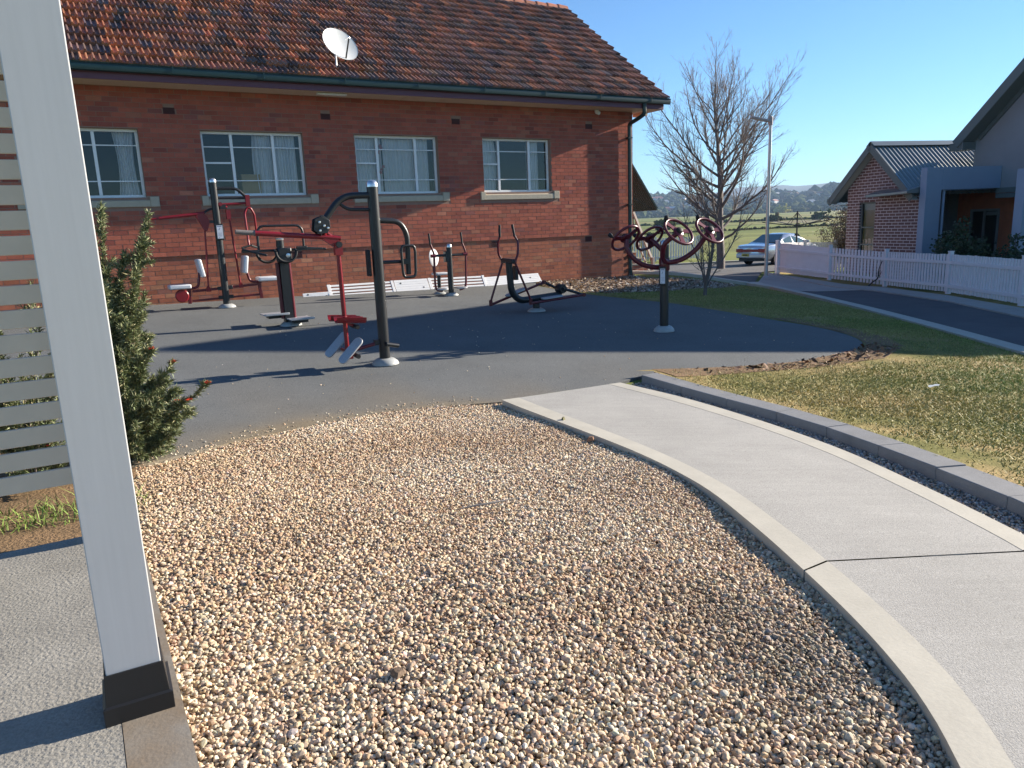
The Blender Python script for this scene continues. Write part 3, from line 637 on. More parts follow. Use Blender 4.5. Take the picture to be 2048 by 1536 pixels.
# --- 3: waist twister with ring handles
tw = thing('waist_twister', 'black and maroon twisting machine with ring handles, hoop bar and square steps', 'gym machine', g3(-3.42, 11.63, 0.012), MZ)
base_cover(tw, 0.165, .07)
m = MB(); m.tube([(-.03, 0, .05), (-.045, 0, 1.31)], .057, 22); m.bar((-.03, -.01, .05), (-.03, -.01, 1.0), .13, .13, up=(0, 1, 0)); m.build('post', black, tw)
m = MB(); m.lathe([(.06, 1.315), (.062, 1.335), (.05, 1.345), (0, 1.348)], (-.045, 0, 0), 22); m.build('post_cap', capsteel, tw)
m = MB()
for x in (-.115, .055): m.tube([(x, -.03, .12), (x - .01, -.03, .98)], .032, 14)
m.build('side_tube', maroon, tw)
m = MB(); m.box((-.01, -.03, 1.09), (.21, .16, .22)); m.build('hub', black, tw, bevel=.02)
m = MB(); m.lathe([(.034, 0), (.034, .01), (.02, .014), (0, .014)], (.03, -.12, 1.08), 18, (0, -1, 0)); m.build('hub_cap', capsteel, tw)
for y, x0 in ((-.15, .0), (.14, -.22)):
    m = MB(); m.tube(arc((x0, y, 1.14), .155, R(180), R(360), 14, (1, 0, 0), (0, 0, 1)), .021, 12); m.tube([(x0 - .155, y, 1.14), (x0 - .155, y * .3, 1.17)], .02, 8); m.tube([(x0 + .155, y, 1.14), (x0 + .155, y * .3, 1.17)], .02, 8); m.build('ring_handle', rubberblk, tw)
m = MB(); m.bar((-.62, 0, 1.17), (.60, 0, 1.16), .05, .035); m.tube([(-.62, -.05, 1.20), (-.30, -.20, 1.10)], .018, 10); m.tube([(.30, .02, 1.185), (.66, .0, 1.15)], .018, 10); m.box((.28, 0, 1.19), (.16, .06, .035)); m.build('cross_bar', black, tw, bevel=.004)
m = MB(); m.tube(fillet([(-.37, 0, 1.16), (-.36, 0, 1.535), (.315, 0, 1.525), (.315, 0, 1.18)], .12, 8), .0185, 14); m.build('hoop_bar', black, tw)
for x, y, z in ((-.21, .13, .185), (.10, -.16, .115)):
    m = MB(); m.box((x, y, z), (.36, .44, .016)); m.box((x, y - .22, z + .012), (.36, .012, .03)); o = m.build('step_plate', plate, tw, bevel=.005)
    m = MB(); m.box((x, y, z - .035), (.22, .2, .05)); m.build('plate_swivel', black, o, bevel=.006)

# --- 4: hand wheels on a post
wh = thing('hand_wheel_machine', 'black post with four maroon hand wheels on curved arms', 'gym machine', g3(2.30, 11.01, 0.012), 0.0)
base_cover(wh, 0.155, .085); post(wh, 1.34)
def wheel(c, nrm, knob_a):
    c = Vector(c); n_ = Vector(nrm).normalized(); u = Vector((0, 0, 1)); ex = u.cross(n_).normalized(); ey = n_.cross(ex)
    m = MB(); ring = arc(c, .225, 0, 2 * math.pi, 40, ex, ey); m.tube(ring, .0205, 12, caps=False)
    for a in (R(knob_a), R(knob_a + 128), R(knob_a - 128)):
        d = ex * math.cos(a) + ey * math.sin(a); p = d.cross(n_)
        q = [c - n_ * .01 + p * .06, c - n_ * .01 - p * .06, c + d * .12 - p * .030, c + d * .216 - p * .042, c + d * .216 + p * .042, c + d * .12 + p * .030]
        m.add([v + n_ * .008 for v in q] + [v - n_ * .008 for v in q], [(5, 4, 3, 2, 1, 0), (6, 7, 8, 9, 10, 11)] + [(i, (i + 1) % 6, 6 + (i + 1) % 6, 6 + i) for i in range(6)])
    m.lathe([(0, -.02), (.075, -.018), (.085, .0), (.07, .015), (0, .018)], c, 24, n_)
    w = m.build('hand_wheel', maroon, wh, ang=50)
    m = MB(); m.lathe([(.05, .012), (.052, .03), (.04, .052), (.02, .06), (0, .062)], c, 20, n_); m.build('hub_cap', rubberblk, w)
    a = R(knob_a); d = ex * math.cos(a) + ey * math.sin(a)
    m = MB(); m.lathe([(.016, 0), (.018, .03), (.030, .06), (.033, .085), (.022, .105), (0, .11)], c + d * .225, 16, n_ * .75 + d * .35); m.build('knob', rubberblk, w)
    return c - n_ * .03
nf = (0.42, -0.62, 0.66); nb = (-0.42, 0.62, 0.66)
h2 = wheel((.63, -.10, 1.45), nf, 128); h1 = wheel((.115, -.40, 1.455), nf, 128); h0 = wheel((-.55, .10, 1.385), nb, 2); h3 = wheel((-.135, .42, 1.36), nb, 2)
def spl(pts, per=7):
    P = [Vector(p) for p in pts]; P = [2 * P[0] - P[1]] + P + [2 * P[-1] - P[-2]]; out = []
    for i in range(1, len(P) - 2):
        a, b, c, d = P[i - 1:i + 3]
        for k in range(per):
            t = k / per; out.append((b * 2 + (c - a) * t + (a * 2 - b * 5 + c * 4 - d) * t * t + (b * 3 - a - c * 3 + d) * t ** 3) * .5)
    out.append(P[-2]); return out
m = MB(); m.tube(spl([h1, (-.055, -.33, 1.30), (-.075, -.24, 1.16), (-.04, -.15, 1.06), (.06, -.085, 1.02), (.24, -.08, 1.055), (.42, -.085, 1.17), (.54, -.085, 1.31), h2]), .036, 16); m.build('curved_arm', maroon, wh)
m = MB(); m.tube(spl([h0, (-.53, .06, 1.22), (-.43, .06, 1.08), (-.27, .07, .98), (-.05, .085, .94), (.06, .16, .99), (.06, .27, 1.13), (-.06, .36, 1.28), h3]), .036, 16); m.build('curved_arm', maroon, wh)
m = MB(); m.lathe([(.072, .90), (.078, .91), (.078, 1.07), (.072, 1.08)], (0, 0, 0), 24); m.build('clamp_collar', maroon, wh)
placard(wh, (-.045, -.10, .825), R(-24), .105, .27)

# --- 5: elliptical strider
el = thing('elliptical_trainer', 'black and maroon elliptical trainer with two upright handles and long pedals', 'gym machine', g3(0.485, 13.153, 0.012), MZ)
base_cover(el, 0.16, .06)
m = MB(); m.tube([(0, 0, .05), (0, 0, .22)], .06, 20); m.tube(fillet([(.50, 0, .255), (-.34, 0, .215), (-.50, 0, .38), (-.53, 0, .90)], .22, 10), .058, 20); m.box((-.40, -.0, .70), (.05, .10, .24)); m.build('frame', black, el)
m = MB(); m.tube([(-.53, -.21, .905), (-.53, .21, .915)], .042, 16); m.box((-.53, 0, .91), (.09, .34, .07)); m.build('handle_axle', black, el, bevel=.01)
for y, xt, xf, zf in ((-.205, -.50, -.235, .175), (.205, -.56, -.80, .17)):
    m = MB(); m.tube(fillet([(-.47 + (.0 if y < 0 else -.14), y * .62, 1.33), (-.42 + (0 if y < 0 else -.22), y * .75, 1.23), (-.46 + (0 if y < 0 else -.15), y, 1.02), (-.53, y, .90), (xf, y, zf + .06)], .06, 4), .0185, 12); m.tube([(xf, y, zf + .08), (xf, y, zf - .02)], .032, 12); h = m.build('swing_handle', maroon, el)
    m = MB(); m.tube([(-.47 + (.0 if y < 0 else -.14), y * .62, 1.32), (-.49 + (.0 if y < 0 else -.13), y * .5, 1.52)], .021, 12); m.build('hand_grip', rubberblk, h)
    e_ = (.88, y, .235) if y < 0 else (.31, y, .48)
    m = MB(); m.tube([(xf, y, zf), e_], .023, 12); m.lathe([(.035, -.03), (.035, .03)], e_, 14, (0, 1, 0)); pr = m.build('pedal_rail', maroon, el)
    m = MB(); d = (Vector(e_) - Vector((xf, y, zf))).normalized(); c = Vector((xf, y, zf)) + d * (.45 if y < 0 else .52); pad_plate(m, c + Vector((0, .02 if y < 0 else -.02, .045)), d, (0, 1, 0), .42, .17, .025); m.build('foot_plate', plate, pr, bevel=.004)
    m = MB(); m.tube([e_, (.53, y * .6, .36)], .024, 12); m.build('crank_arm', black, el)
m = MB(); m.lathe([(.075, -.09), (.085, -.06), (.085, .06), (.075, .09)], (.53, 0, .36), 20, (0, 1, 0)); m.bar((.53, 0, .36), (.46, 0, .22), .09, .07); m.tube([(.53, -.14, .36), (.53, .14, .36)], .03, 12); m.build('crank_hub', black, el)

# --- 6: sky walker by the wall and the small seat behind it
sw = thing('air_walker', 'low black post with two maroon swing legs, foot plates and upright handles', 'gym machine', g3(-1.184, 15.537, 0.012), MZ)
base_cover(sw, 0.15, .06); post(sw, 1.06, .058)
m = MB(); m.box((-.05, .02, .80), (.10, .12, .22)); m.tube([(-.36, 0, .83), (.38, 0, .825)], .027, 14); m.build('cross_axle', black, sw, bevel=.008)
for sx in (-1, 1):
    m = MB(); m.tube(fillet([(sx * .36 - .05, 0, 1.06), (sx * .36 + .02, 0, .87), (sx * .355, 0, .25), (sx * .33, 0, .13), (sx * .20, 0, .105)], .06, 5), .0225, 12); m.lathe([(.035, -.05), (.035, .05)], (sx * .36, 0, .83), 14, (1, 0, 0)); l = m.build('swing_leg', maroon, sw)
    m = MB(); m.tube([(sx * .36 - .05, 0, 1.05), (sx * .36 - .07, 0, 1.28)], .02, 12); m.build('hand_grip', rubberblk, l)
    m = MB(); pad_plate(m, (sx * .22, 0, .15), (1, 0, 0), (0, 1, 0), .22, .36, .03); m.build('foot_plate', plate, l, bevel=.006)
st = thing('small_fitness_seat', 'small pale seat with round backrest behind the low walker machine', 'seat', g3(-1.45, 15.83, 0.012), MZ)
base_cover(st, .13, .05, .045)
m = MB(); m.tube([(0, 0, .03), (0, 0, .40)], .04, 16); m.tube(fillet([(0, 0, .38), (-.10, .02, .42), (-.10, .04, .72)], .05, 5), .02, 10); m.build('stem', black, st)
m = MB(); m.box((.05, 0, .42), (.32, .30, .05)); m.build('seat', seatm, st, bevel=.02, seg=3)
m = MB(); m.lathe([(0, -.02), (.16, -.018), (.185, 0), (.16, .02), (0, .024)], (-.09, 0, .76), 28, (.55, -.83, .05)); m.build('backrest', seatm, st)

# --- white ribbed and flat panels lying along the foot of the wall
def wpt(u, v, z): return to_world(u, v, z)
def lean(name, label, u0, u1, zb, zt, kind, v0=-.27, v1=-.10, cat='panel', sl=0.0):
    o = thing(name, label, cat, to_world((u0 + u1) / 2, v0, zb), YAW, 'white panels along the foot of the brick wall')
    w = u1 - u0; h = math.hypot(zt - zb, v1 - v0); tl = math.atan2(v1 - v0, zt - zb); rt = Matrix.Rotation(-tl, 3, 'X') @ Matrix.Rotation(sl, 3, 'Y')
    def bx(m, cx, cz, sx, sz, t=.03, y=0.0): m.box(rt @ Vector((cx, y, cz)), (sx, t, sz), rt)
    m = MB()
    if kind == 'ribbed':
        bx(m, -w / 2 + .035, h / 2, .07, h, .035); bx(m, w / 2 - .03, h / 2, .06, h, .035); m.build('end_rail', white, o, smooth=False, bevel=.003)
        m = MB()
        for k in range(4): bx(m, 0, h * (.11 + .26 * k), w - .13, h * .15, .022)
        m.build('slats', white, o, smooth=False, bevel=.003)
    else:
        bx(m, 0, h / 2, w, h, .025); 
        for k in range(1, 5): bx(m, 0, h * k / 5, w - .02, .004, .004, -.0145)
        m.build('board', white, o, smooth=False, bevel=.003)
        m = MB(); 
        for cx, cz in (((-w * .32, h * .7), (w * .33, h * .25)) if w < 1.2 else ((w * .32, h * .55),)): m.lathe([(.018, 0), (.018, .004)], rt @ Vector((cx, -.0135, cz)), 14, rt @ Vector((0, -1, 0)))
        m.build('bolt_hole', dark, o, smooth=False)
    return o
lean('white_kerb_block', 'short low white block at the left end of the panels by the wall', 4.02, 4.60, -1.31, -1.20, 'flat', -.25, -.20)
lean('slatted_panel', 'white slatted panel by the wall left of the flat white board', 4.56, 6.03, -1.315, -1.075, 'ribbed', sl=R(.6))
lean('white_board', 'flat white board with two bolt holes between the slatted panels', 6.05, 6.84, -1.325, -1.085, 'flat', sl=R(.8))
lean('slatted_panel', 'white slatted panel by the wall behind the low walker machine', 6.86, 8.28, -1.345, -1.10, 'ribbed', sl=R(1.5))
lean('white_board', 'long flat white board lying tilted at the right end of the panels', 8.30, 9.80, -1.36, -1.165, 'flat', sl=R(-.0))
def pnoise(x, y, s, seed):
    r = np.random.default_rng(seed); ph = r.uniform(0, 6.28, 8); k = r.normal(0, 1, (8, 2)); return sum(np.sin((k[i, 0] * x + k[i, 1] * y) * s + ph[i]) for i in range(8)) / 4
# ------------------------------------------------------------------ ground: one terrain sheet to the horizon
rad = np.concatenate([[0.0], np.geomspace(0.4, 4200, 270)]); na = 360
A = np.linspace(0, 2 * math.pi, na, endpoint=False)
X = np.outer(rad[1:], np.sin(A)).ravel(); Y = np.outer(rad[1:], np.cos(A)).ravel()
Z = G(X, Y) - 0.02
V = np.concatenate([[[0, 0, float(G(0, 0)) - .02]], np.stack([X, Y, Z], 1)])
i = np.arange(len(rad) - 2)[:, None] * na; j = np.arange(na)[None, :]; j2 = (j + 1) % na
F = np.stack([1 + i + j2, 1 + i + j, 1 + i + na + j, 1 + i + na + j2], -1).reshape(-1, 4)
def field_material():
    m = fieldm; nt = m.node_tree; N = nt.nodes; L = nt.links
    return m
ground = np_mesh('ground', V, F, None, fieldm, None, True); ground['kind'] = 'structure'
ground['label'] = 'open ground running out to the green fields'

PAD = smooth_line([(-2.61, 4.78), (-2.51, 4.91), (-2.35, 5.18), (-2.07, 5.65), (-1.64, 6.13), (-1.04, 6.63), (-0.1, 6.95)], 4) + [(1.15, 7.73)] + smooth_line([(1.35, 7.97), (1.84, 8.21), (2.63, 8.40), (3.43, 8.72), (4.34, 9.36), (4.80, 9.97), (4.98, 10.75), (4.80, 11.5), (4.27, 12.25), (3.70, 13.29), (3.06, 14.30), (2.33, 15.0), (1.62, 15.76), (1.18, 16.7), (0.62, 17.45)], 5)
wl = [to_world(u, -0.03, 0)[:2] for u in (9.2, 6.0, 3.0, 0.0, -3.0)]
PAD += [to_world(9.75, -0.10, 0)[:2]] + wl + [(-9.5, 10.5), (-5.2, 6.6), (-3.6, 5.4)]
GE = np.array(PAD[:25])
def padcol(x, y):
    d = np.min((x[:, None] - GE[None, :, 0]) ** 2 + (y[:, None] - GE[None, :, 1]) ** 2, 1) ** .5
    r_ = np.random.default_rng(2); k = np.clip(np.exp(-d / .33) * (.75 + .5 * pnoise(x, y, 3.1, 12)) + np.exp(-d / .9) * .55 * np.clip(pnoise(x, y, 2.3, 7), 0, 1), 0, .85)[:, None]
    return (1 - k) * np.array([.137, .143, .142]) + k * np.array([.23, .18, .115])
drape('rubber_surface', PAD, 0.010, 0.16, padm, skirt=0.03, label='grey rubber fitness pad', cf=padcol)
PL = smooth_line([(-0.1, 6.88), (0.42, 5.95), (0.85, 5.05), (1.10, 4.24), (1.19, 3.54), (1.235, 2.98), (1.26, 2.59), (1.265, 2.3), (1.25, 2.06), (1.20, 1.79), (1.05, 1.2), (.75, .5)], 5)
PLi = smooth_line([(0.06, 6.97), (0.58, 6.02), (1.00, 5.08), (1.245, 4.24), (1.335, 3.54), (1.385, 2.98), (1.41, 2.59), (1.415, 2.3), (1.40, 2.06), (1.35, 1.79), (1.20, 1.2), (.90, .5)], 5)
PRi = smooth_line([(1.0, 7.52), (1.53, 6.8), (1.95, 5.93), (2.19, 5.03), (2.28, 4.17), (2.32, 3.53), (2.33, 3.18), (2.32, 2.5), (2.28, 1.8), (2.15, 1.1), (1.95, .4)], 5)
PRo = smooth_line([(1.13, 7.59), (1.68, 6.90), (2.09, 6.03), (2.33, 5.12), (2.42, 4.2), (2.46, 3.53), (2.47, 3.18), (2.46, 2.5), (2.42, 1.8), (2.29, 1.1), (2.09, .4)], 5)
JY = 3.03
def zpath(x, y): return float(G(x, y)) + 0.045
def strip(name, A_, B_, material, skirt=0.0, gap=None, dz=0.0):
    """quad strip between two lines of equal count, following the ground"""
    n = min(len(A_), len(B_)); V = []; F = []
    for k in range(n):
        for q in (A_[k], B_[k]): V.append((q[0], q[1], zpath(*q) + dz))
    for k in range(n - 1): F.append((2 * k, 2 * k + 2, 2 * k + 3, 2 * k + 1))
    return V, F
def resample(L, n):
    P = np.array(L); d = np.r_[0, np.cumsum(np.linalg.norm(np.diff(P, axis=0), axis=1))]; t = np.linspace(0, d[-1], n)
    return list(zip(np.interp(t, d, P[:, 0]), np.interp(t, d, P[:, 1])))
def cut(L, t0, t1, n):
    P = np.array(L); d = np.r_[0, np.cumsum(np.linalg.norm(np.diff(P, axis=0), axis=1))]; t = np.linspace(t0 * d[-1], t1 * d[-1], n)
    return list(zip(np.interp(t, d, P[:, 0]), np.interp(t, d, P[:, 1])))
# fraction along each line where the control joint crosses
def frac_at(L, pt):
    P = np.array(L); d = np.r_[0, np.cumsum(np.linalg.norm(np.diff(P, axis=0), axis=1))]; k = np.argmin(((P - pt) ** 2).sum(1)); return d[k] / d[-1]
JL, JR = (1.235, 3.02), (2.43, 3.235)
f1, f2, f3, f4 = frac_at(PL, JL), frac_at(PLi, (1.385, 3.04)), frac_at(PRi, (2.325, 3.21)), frac_at(PRo, JR)
gp = 0.0009
pm = MB(); bm_ = MB()
for (a1, b1, n) in ((0, -1, 34), (1, 0, 34)):
    def seg(L, f): return cut(L, 0.0, f - gp, n) if b1 == -1 else cut(L, f + gp, 1.0, n)
    a, b, c, d = seg(PL, f1), seg(PLi, f2), seg(PRi, f3), seg(PRo, f4)
    # inner panel with several columns
    V = []; F = []; nc = 9
    for k in range(n):
        for q in range(nc + 1):
            t = q / nc; x = b[k][0] * (1 - t) + c[k][0] * t; y = b[k][1] * (1 - t) + c[k][1] * t
            V.append((x, y, zpath(x, y)))
    for k in range(n - 1):
        for q in range(nc): F.append((k * (nc + 1) + q, (k + 1) * (nc + 1) + q, (k + 1) * (nc + 1) + q + 1, k * (nc + 1) + q + 1))
    pm.add(V, F)
    for A_, B_ in ((a, b), (c, d)):
        V, F = strip('x', A_, B_, None, dz=0.0015); bm_.add(V, F)
        L_ = A_ if A_ is a else B_
        lo = [(q[0], q[1], zpath(*q) - .10) for q in L_]; hi = [(q[0], q[1], zpath(*q) + .0015) for q in L_]
        o = lo + hi; fs = [(k, k + 1, n + k + 1, n + k) for k in range(n - 1)]; bm_.add(o, fs if A_ is c else [f[::-1] for f in fs])
    # end faces
    for k in (0, n - 1):
        q = [(*a[k], zpath(*a[k])), (*d[k], zpath(*d[k])), (*d[k], zpath(*d[k]) - .1), (*a[k], zpath(*a[k]) - .1)]
        bm_.add(q, [(0, 1, 2, 3)])
path = pm.build('path', concrete, None); path['kind'] = 'structure'; path['label'] = 'curved concrete footpath'
pe = bm_.build('path_edge', border, None); pe['kind'] = 'structure'; pe['label'] = 'smooth trowelled margin of the footpath'
jb = MB(); V, F = strip('j', cut(PL, f1 - .004, f1 + .004, 2), cut(PRo, f4 - .004, f4 + .004, 2), None, dz=-.008); jb.add(V, F); jo = jb.build('path_joint', mat('joint filler', (0.20, 0.195, 0.20), .9), None, smooth=False); jo['kind'] = 'structure'

# charcoal block edging beside the path
ke = thing('block_edging', 'curved row of charcoal paving blocks between the path and the lawn', 'garden edging', g3(1.9, 6.8, 0))
KN = smooth_line([(1.38, 7.76), (1.87, 6.92), (2.25, 6.22), (2.51, 5.40), (2.63, 4.52), (2.70, 3.71), (2.72, 3.0), (2.69, 2.1), (2.6, 1.2)], 8)
P = np.array(KN); d = np.r_[0, np.cumsum(np.linalg.norm(np.diff(P, axis=0), axis=1))]
t = 0.0; base = Vector(g3(1.9, 6.8, 0))
LB = 0.60
while t + LB < d[-1]:
    pts = []
    for q in (t + .002, t + LB - .002):
        x, y = np.interp(q, d, P[:, 0]), np.interp(q, d, P[:, 1]); x2, y2 = np.interp(q + .02, d, P[:, 0]), np.interp(q + .02, d, P[:, 1])
        tn = Vector((x2 - x, y2 - y, 0)).normalized(); nr = Vector((-tn.y, tn.x, 0))
        z = float(G(x, y)) + RNG.normal(0, .0015); pts.append((Vector((x, y, z)), nr))
    (a, n1), (b, n2) = pts; m = MB(); W = 0.21
    low = [a + Vector((0, 0, -.06)) - base, b + Vector((0, 0, -.06)) - base, b + n2 * W + Vector((0, 0, -.06)) - base, a + n1 * W + Vector((0, 0, -.06)) - base]
    top = [p + Vector((0, 0, .15)) for p in low]
    m.add(low + top, [(3, 2, 1, 0), (4, 5, 6, 7), (0, 1, 5, 4), (1, 2, 6, 5), (2, 3, 7, 6), (3, 0, 4, 7)])
    m.build('block', blockm, ke, smooth=False, bevel=.006)
    t += LB

# verandah slab with a smooth margin
def sl(a_, b_): return (a_[0], a_[1])
A30 = np.array([0.866025, 0.5]); B30 = np.array([-0.5, 0.866025])
SC = np.array([-1.93, 3.57])                       # far right corner of the slab
def slp(s, t): p = SC - A30 * s - B30 * t; return (float(p[0]), float(p[1]))
SLZ = float(G(-1.5, 2.6)) + 0.035
zs = lambda x, y: SLZ + 0.01 * (x + 1.5) * 0
drape('verandah_slab', [slp(.172, 0), slp(4, 0), slp(4, 5.2), slp(.172, 5.2)], 0, 0.5, slabm, skirt=.12, label='broomed concrete verandah slab', zf=zs)
drape('slab_edge', [slp(0, 0), slp(.17, 0), slp(.17, 5.2), slp(0, 5.2)], 0, 0.5, mat('smooth slab margin', (0.25, 0.225, 0.19), .7, col2=(0.20, 0.15, 0.10), vs=2.5, var=.12, var2=.1, vs2=60, bump=.15, bs=90), skirt=.12, label='smooth margin of the verandah slab', zf=lambda x, y: SLZ + .001)

# gravel bed: stones on a dark bed
GB = [slp(0, 5.0), (-.15, .2), (.75, .5)] + PL[::-1][1:] + [(-.1, 6.93)] + [p for p in PAD[:25][::-1]] + [(-2.45, 4.6), (-2.35, 4.25), slp(-.02, -.25), slp(0, 0)]
drape('gravel_bed', GB, -0.012, 0.25, gravelbase, label='bed under the loose gravel')
def ico(sub):
    bm = bmesh.new(); bmesh.ops.create_icosphere(bm, subdivisions=sub, radius=1.0); bm.verts.ensure_lookup_table()
    v = np.array([q.co[:] for q in bm.verts]); f = np.array([[q.index for q in p.verts] for p in bm.faces]); bm.free(); return v, f
ICO = {1: ico(1), 2: ico(2)}
def stones(P, size, sub, rng, flat=0.65):
    """angular pebbles: squashed, cut spheres with random turn; returns V, F, C"""
    v0, f0 = ICO[sub]; n = len(P); k = len(v0)
    kinds = []
    for q in range(40):
        v = v0 * np.array([1.0, rng.uniform(.62, .95), rng.uniform(.5, .8)]); v = v * (1 + rng.normal(0, .035 if sub == 2 else .05, (k, 1)))
        for c in range(5):
            d = rng.normal(0, 1, 3); d /= np.linalg.norm(d); h = rng.uniform(.55, .8); s = v @ d; o = np.maximum(s - h * np.abs(s).max(), 0); v = v - o[:, None] * d * 0.9
        kinds.append(v)
    kinds = np.array(kinds); idx = rng.integers(0, 40, n)
    a = rng.uniform(0, 2 * np.pi, n); b = rng.normal(0, .45, n); c = rng.normal(0, .45, n)
    ca, sa, cb, sb, cc, sc = np.cos(a), np.sin(a), np.cos(b), np.sin(b), np.cos(c), np.sin(c)
    Rm = np.empty((n, 3, 3))
    Rm[:, 0, 0] = ca * cb; Rm[:, 0, 1] = ca * sb * sc - sa * cc; Rm[:, 0, 2] = ca * sb * cc + sa * sc
    Rm[:, 1, 0] = sa * cb; Rm[:, 1, 1] = sa * sb * sc + ca * cc; Rm[:, 1, 2] = sa * sb * cc - ca * sc
    Rm[:, 2, 0] = -sb; Rm[:, 2, 1] = cb * sc; Rm[:, 2, 2] = cb * cc
    V = np.einsum('nij,nkj->nki', Rm, kinds[idx]) * size[:, None, None] + P[:, None, :]
    F = (f0[None] + (np.arange(n) * k)[:, None, None]).reshape(-1, 3)
    return V.reshape(-1, 3), F, k
def stone_cols(n, rng, pal, w):
    t = rng.choice(len(pal), n, p=w); c = np.array(pal)[t] * (1 + rng.normal(0, .14, (n, 1))) * (1 + rng.normal(0, .03, (n, 3))); return np.clip(c, .02, .9)
PALG = [(0.60, 0.47, 0.32), (0.66, 0.57, 0.43), (0.50, 0.36, 0.23), (0.38, 0.29, 0.21), (0.70, 0.63, 0.52), (0.42, 0.28, 0.18)]
WG = [.34, .27, .17, .10, .06, .06]
def mounds(x, y): return .012 * np.sin(2.1 * x + 1.3 * y) * np.sin(1.7 * y - .9 * x) + .010 * np.sin(4.3 * x - 2.2 * y + 1) 
def lay(poly, pitch, rng, lift=0.006):
    Pp = np.array(poly); x0, y0 = Pp.min(0); x1, y1 = Pp.max(0)
    gx, gy = np.meshgrid(np.arange(x0, x1, pitch), np.arange(y0, y1, pitch)); gx = gx.ravel() + rng.uniform(-.55, .55, gx.size) * pitch; gy = gy.ravel() + rng.uniform(-.55, .55, gy.size) * pitch
    k = inside(poly, gx, gy); return gx[k], gy[k]
rng = np.random.default_rng(21)
gx, gy = lay(GB, 0.0142, rng)
k = gy > 0.9; gx, gy = gx[k], gy[k]
lowp = np.exp(-(((gx - 1.0) / .3) ** 2 + ((gy - 2.35) / .35) ** 2)) + .6 * np.exp(-(((gx - .75) / .22) ** 2 + ((gy - 2.75) / .2) ** 2))
Z = G(gx, gy) + rng.uniform(-.003, .009, len(gx)) + mounds(gx, gy) * .8 - .008 * lowp
sz = np.clip(rng.lognormal(math.log(.0104), .24, len(gx)), .006, .021)
fx, fy = lay(GB, 0.0140, rng); k = fy > 1.2; fx, fy = fx[k], fy[k]
P = np.concatenate([np.stack([gx, gy, Z], 1), np.stack([fx, fy, G(fx, fy) - .004 + mounds(fx, fy) * .8 + rng.uniform(-.003, .004, len(fx))], 1)]); sz = np.r_[sz, rng.uniform(.005, .0085, len(fx))]; gx, gy = P[:, 0], P[:, 1]
lowp = np.exp(-(((gx - 1.0) / .3) ** 2 + ((gy - 2.35) / .35) ** 2)) + .6 * np.exp(-(((gx - .75) / .22) ** 2 + ((gy - 2.75) / .2) ** 2))
C = stone_cols(len(P), rng, PALG, WG)
brn = np.clip(.5 + .6 * pnoise(gx, gy, 1.4, 41) + .35 * pnoise(gx, gy, 4.5, 42), 0, 1)[:, None]; C *= (1 - .25 * brn * np.array([.7, 1.0, 1.25])); C *= (1 - .45 * np.clip(lowp, 0, 1))[:, None]       # damp hollows by the path edge
near = (gy < 3.3)
Va, Fa, ka = stones(P[near], sz[near], 2, rng)
Vb, Fb, kb = stones(P[~near], sz[~near], 1, rng)
gr = np_mesh('gravel', np.concatenate([Va, Vb]), np.concatenate([Fa, Fb + len(Va)]), np.concatenate([np.repeat(C[near], ka, 0), np.repeat(C[~near], kb, 0)]), stonem)
tag(gr, 'tan quartz gravel filling the bed between slab and path', 'gravel', kind='stuff')
# narrow gravel trough between path and blocks
KF = [(p[0] + .02, p[1]) for p in KN]
TR = PRo + KF[::-1]
drape('gravel_trough', TR, -0.012, 0.2, gravelbase, label='bed under the gravel beside the blocks')
gx, gy = lay(TR, 0.0165, rng); k = gy > 1.0; gx, gy = gx[k], gy[k]
P = np.stack([gx, gy, G(gx, gy) + rng.uniform(-.004, .010, len(gx))], 1); sz = np.clip(rng.lognormal(math.log(.0112), .24, len(gx)), .006, .02)
V, F, k = stones(P, sz, 1, rng); C = stone_cols(len(P), rng, [(0.40, 0.33, 0.26), (0.48, 0.43, 0.36), (0.30, 0.24, 0.19), (0.34, 0.32, 0.31), (0.50, 0.47, 0.43)], [.3, .2, .2, .2, .1])
tag(np_mesh('gravel', V, F, np.repeat(C, k, 0), stonem), 'greyer gravel in the narrow trough beside the charcoal blocks', 'gravel', kind='stuff')
# a few stray stones on the pad
n = 150; gx = rng.uniform(-3.5, 4, n); gy = rng.uniform(6.0, 13, n); k = inside(PAD, gx, gy); gx, gy = gx[k], gy[k]
n2 = 240; t = rng.integers(0, 24, n2); ex_ = np.array(PAD)[t] + rng.normal(0, .10, (n2, 2)) + np.array([-.04, .12]); gx = np.r_[gx, ex_[:, 0]]; gy = np.r_[gy, ex_[:, 1]]
P = np.stack([gx, gy, G(gx, gy) + .013], 1); V, F, k = stones(P, rng.uniform(.006, .013, len(gx)), 1, rng)
tag(np_mesh('stray_stones', V, F, np.repeat(stone_cols(len(P), rng, PALG, WG), k, 0), stonem), 'few stray pale stones kicked onto the rubber pad', 'gravel', kind='stuff')

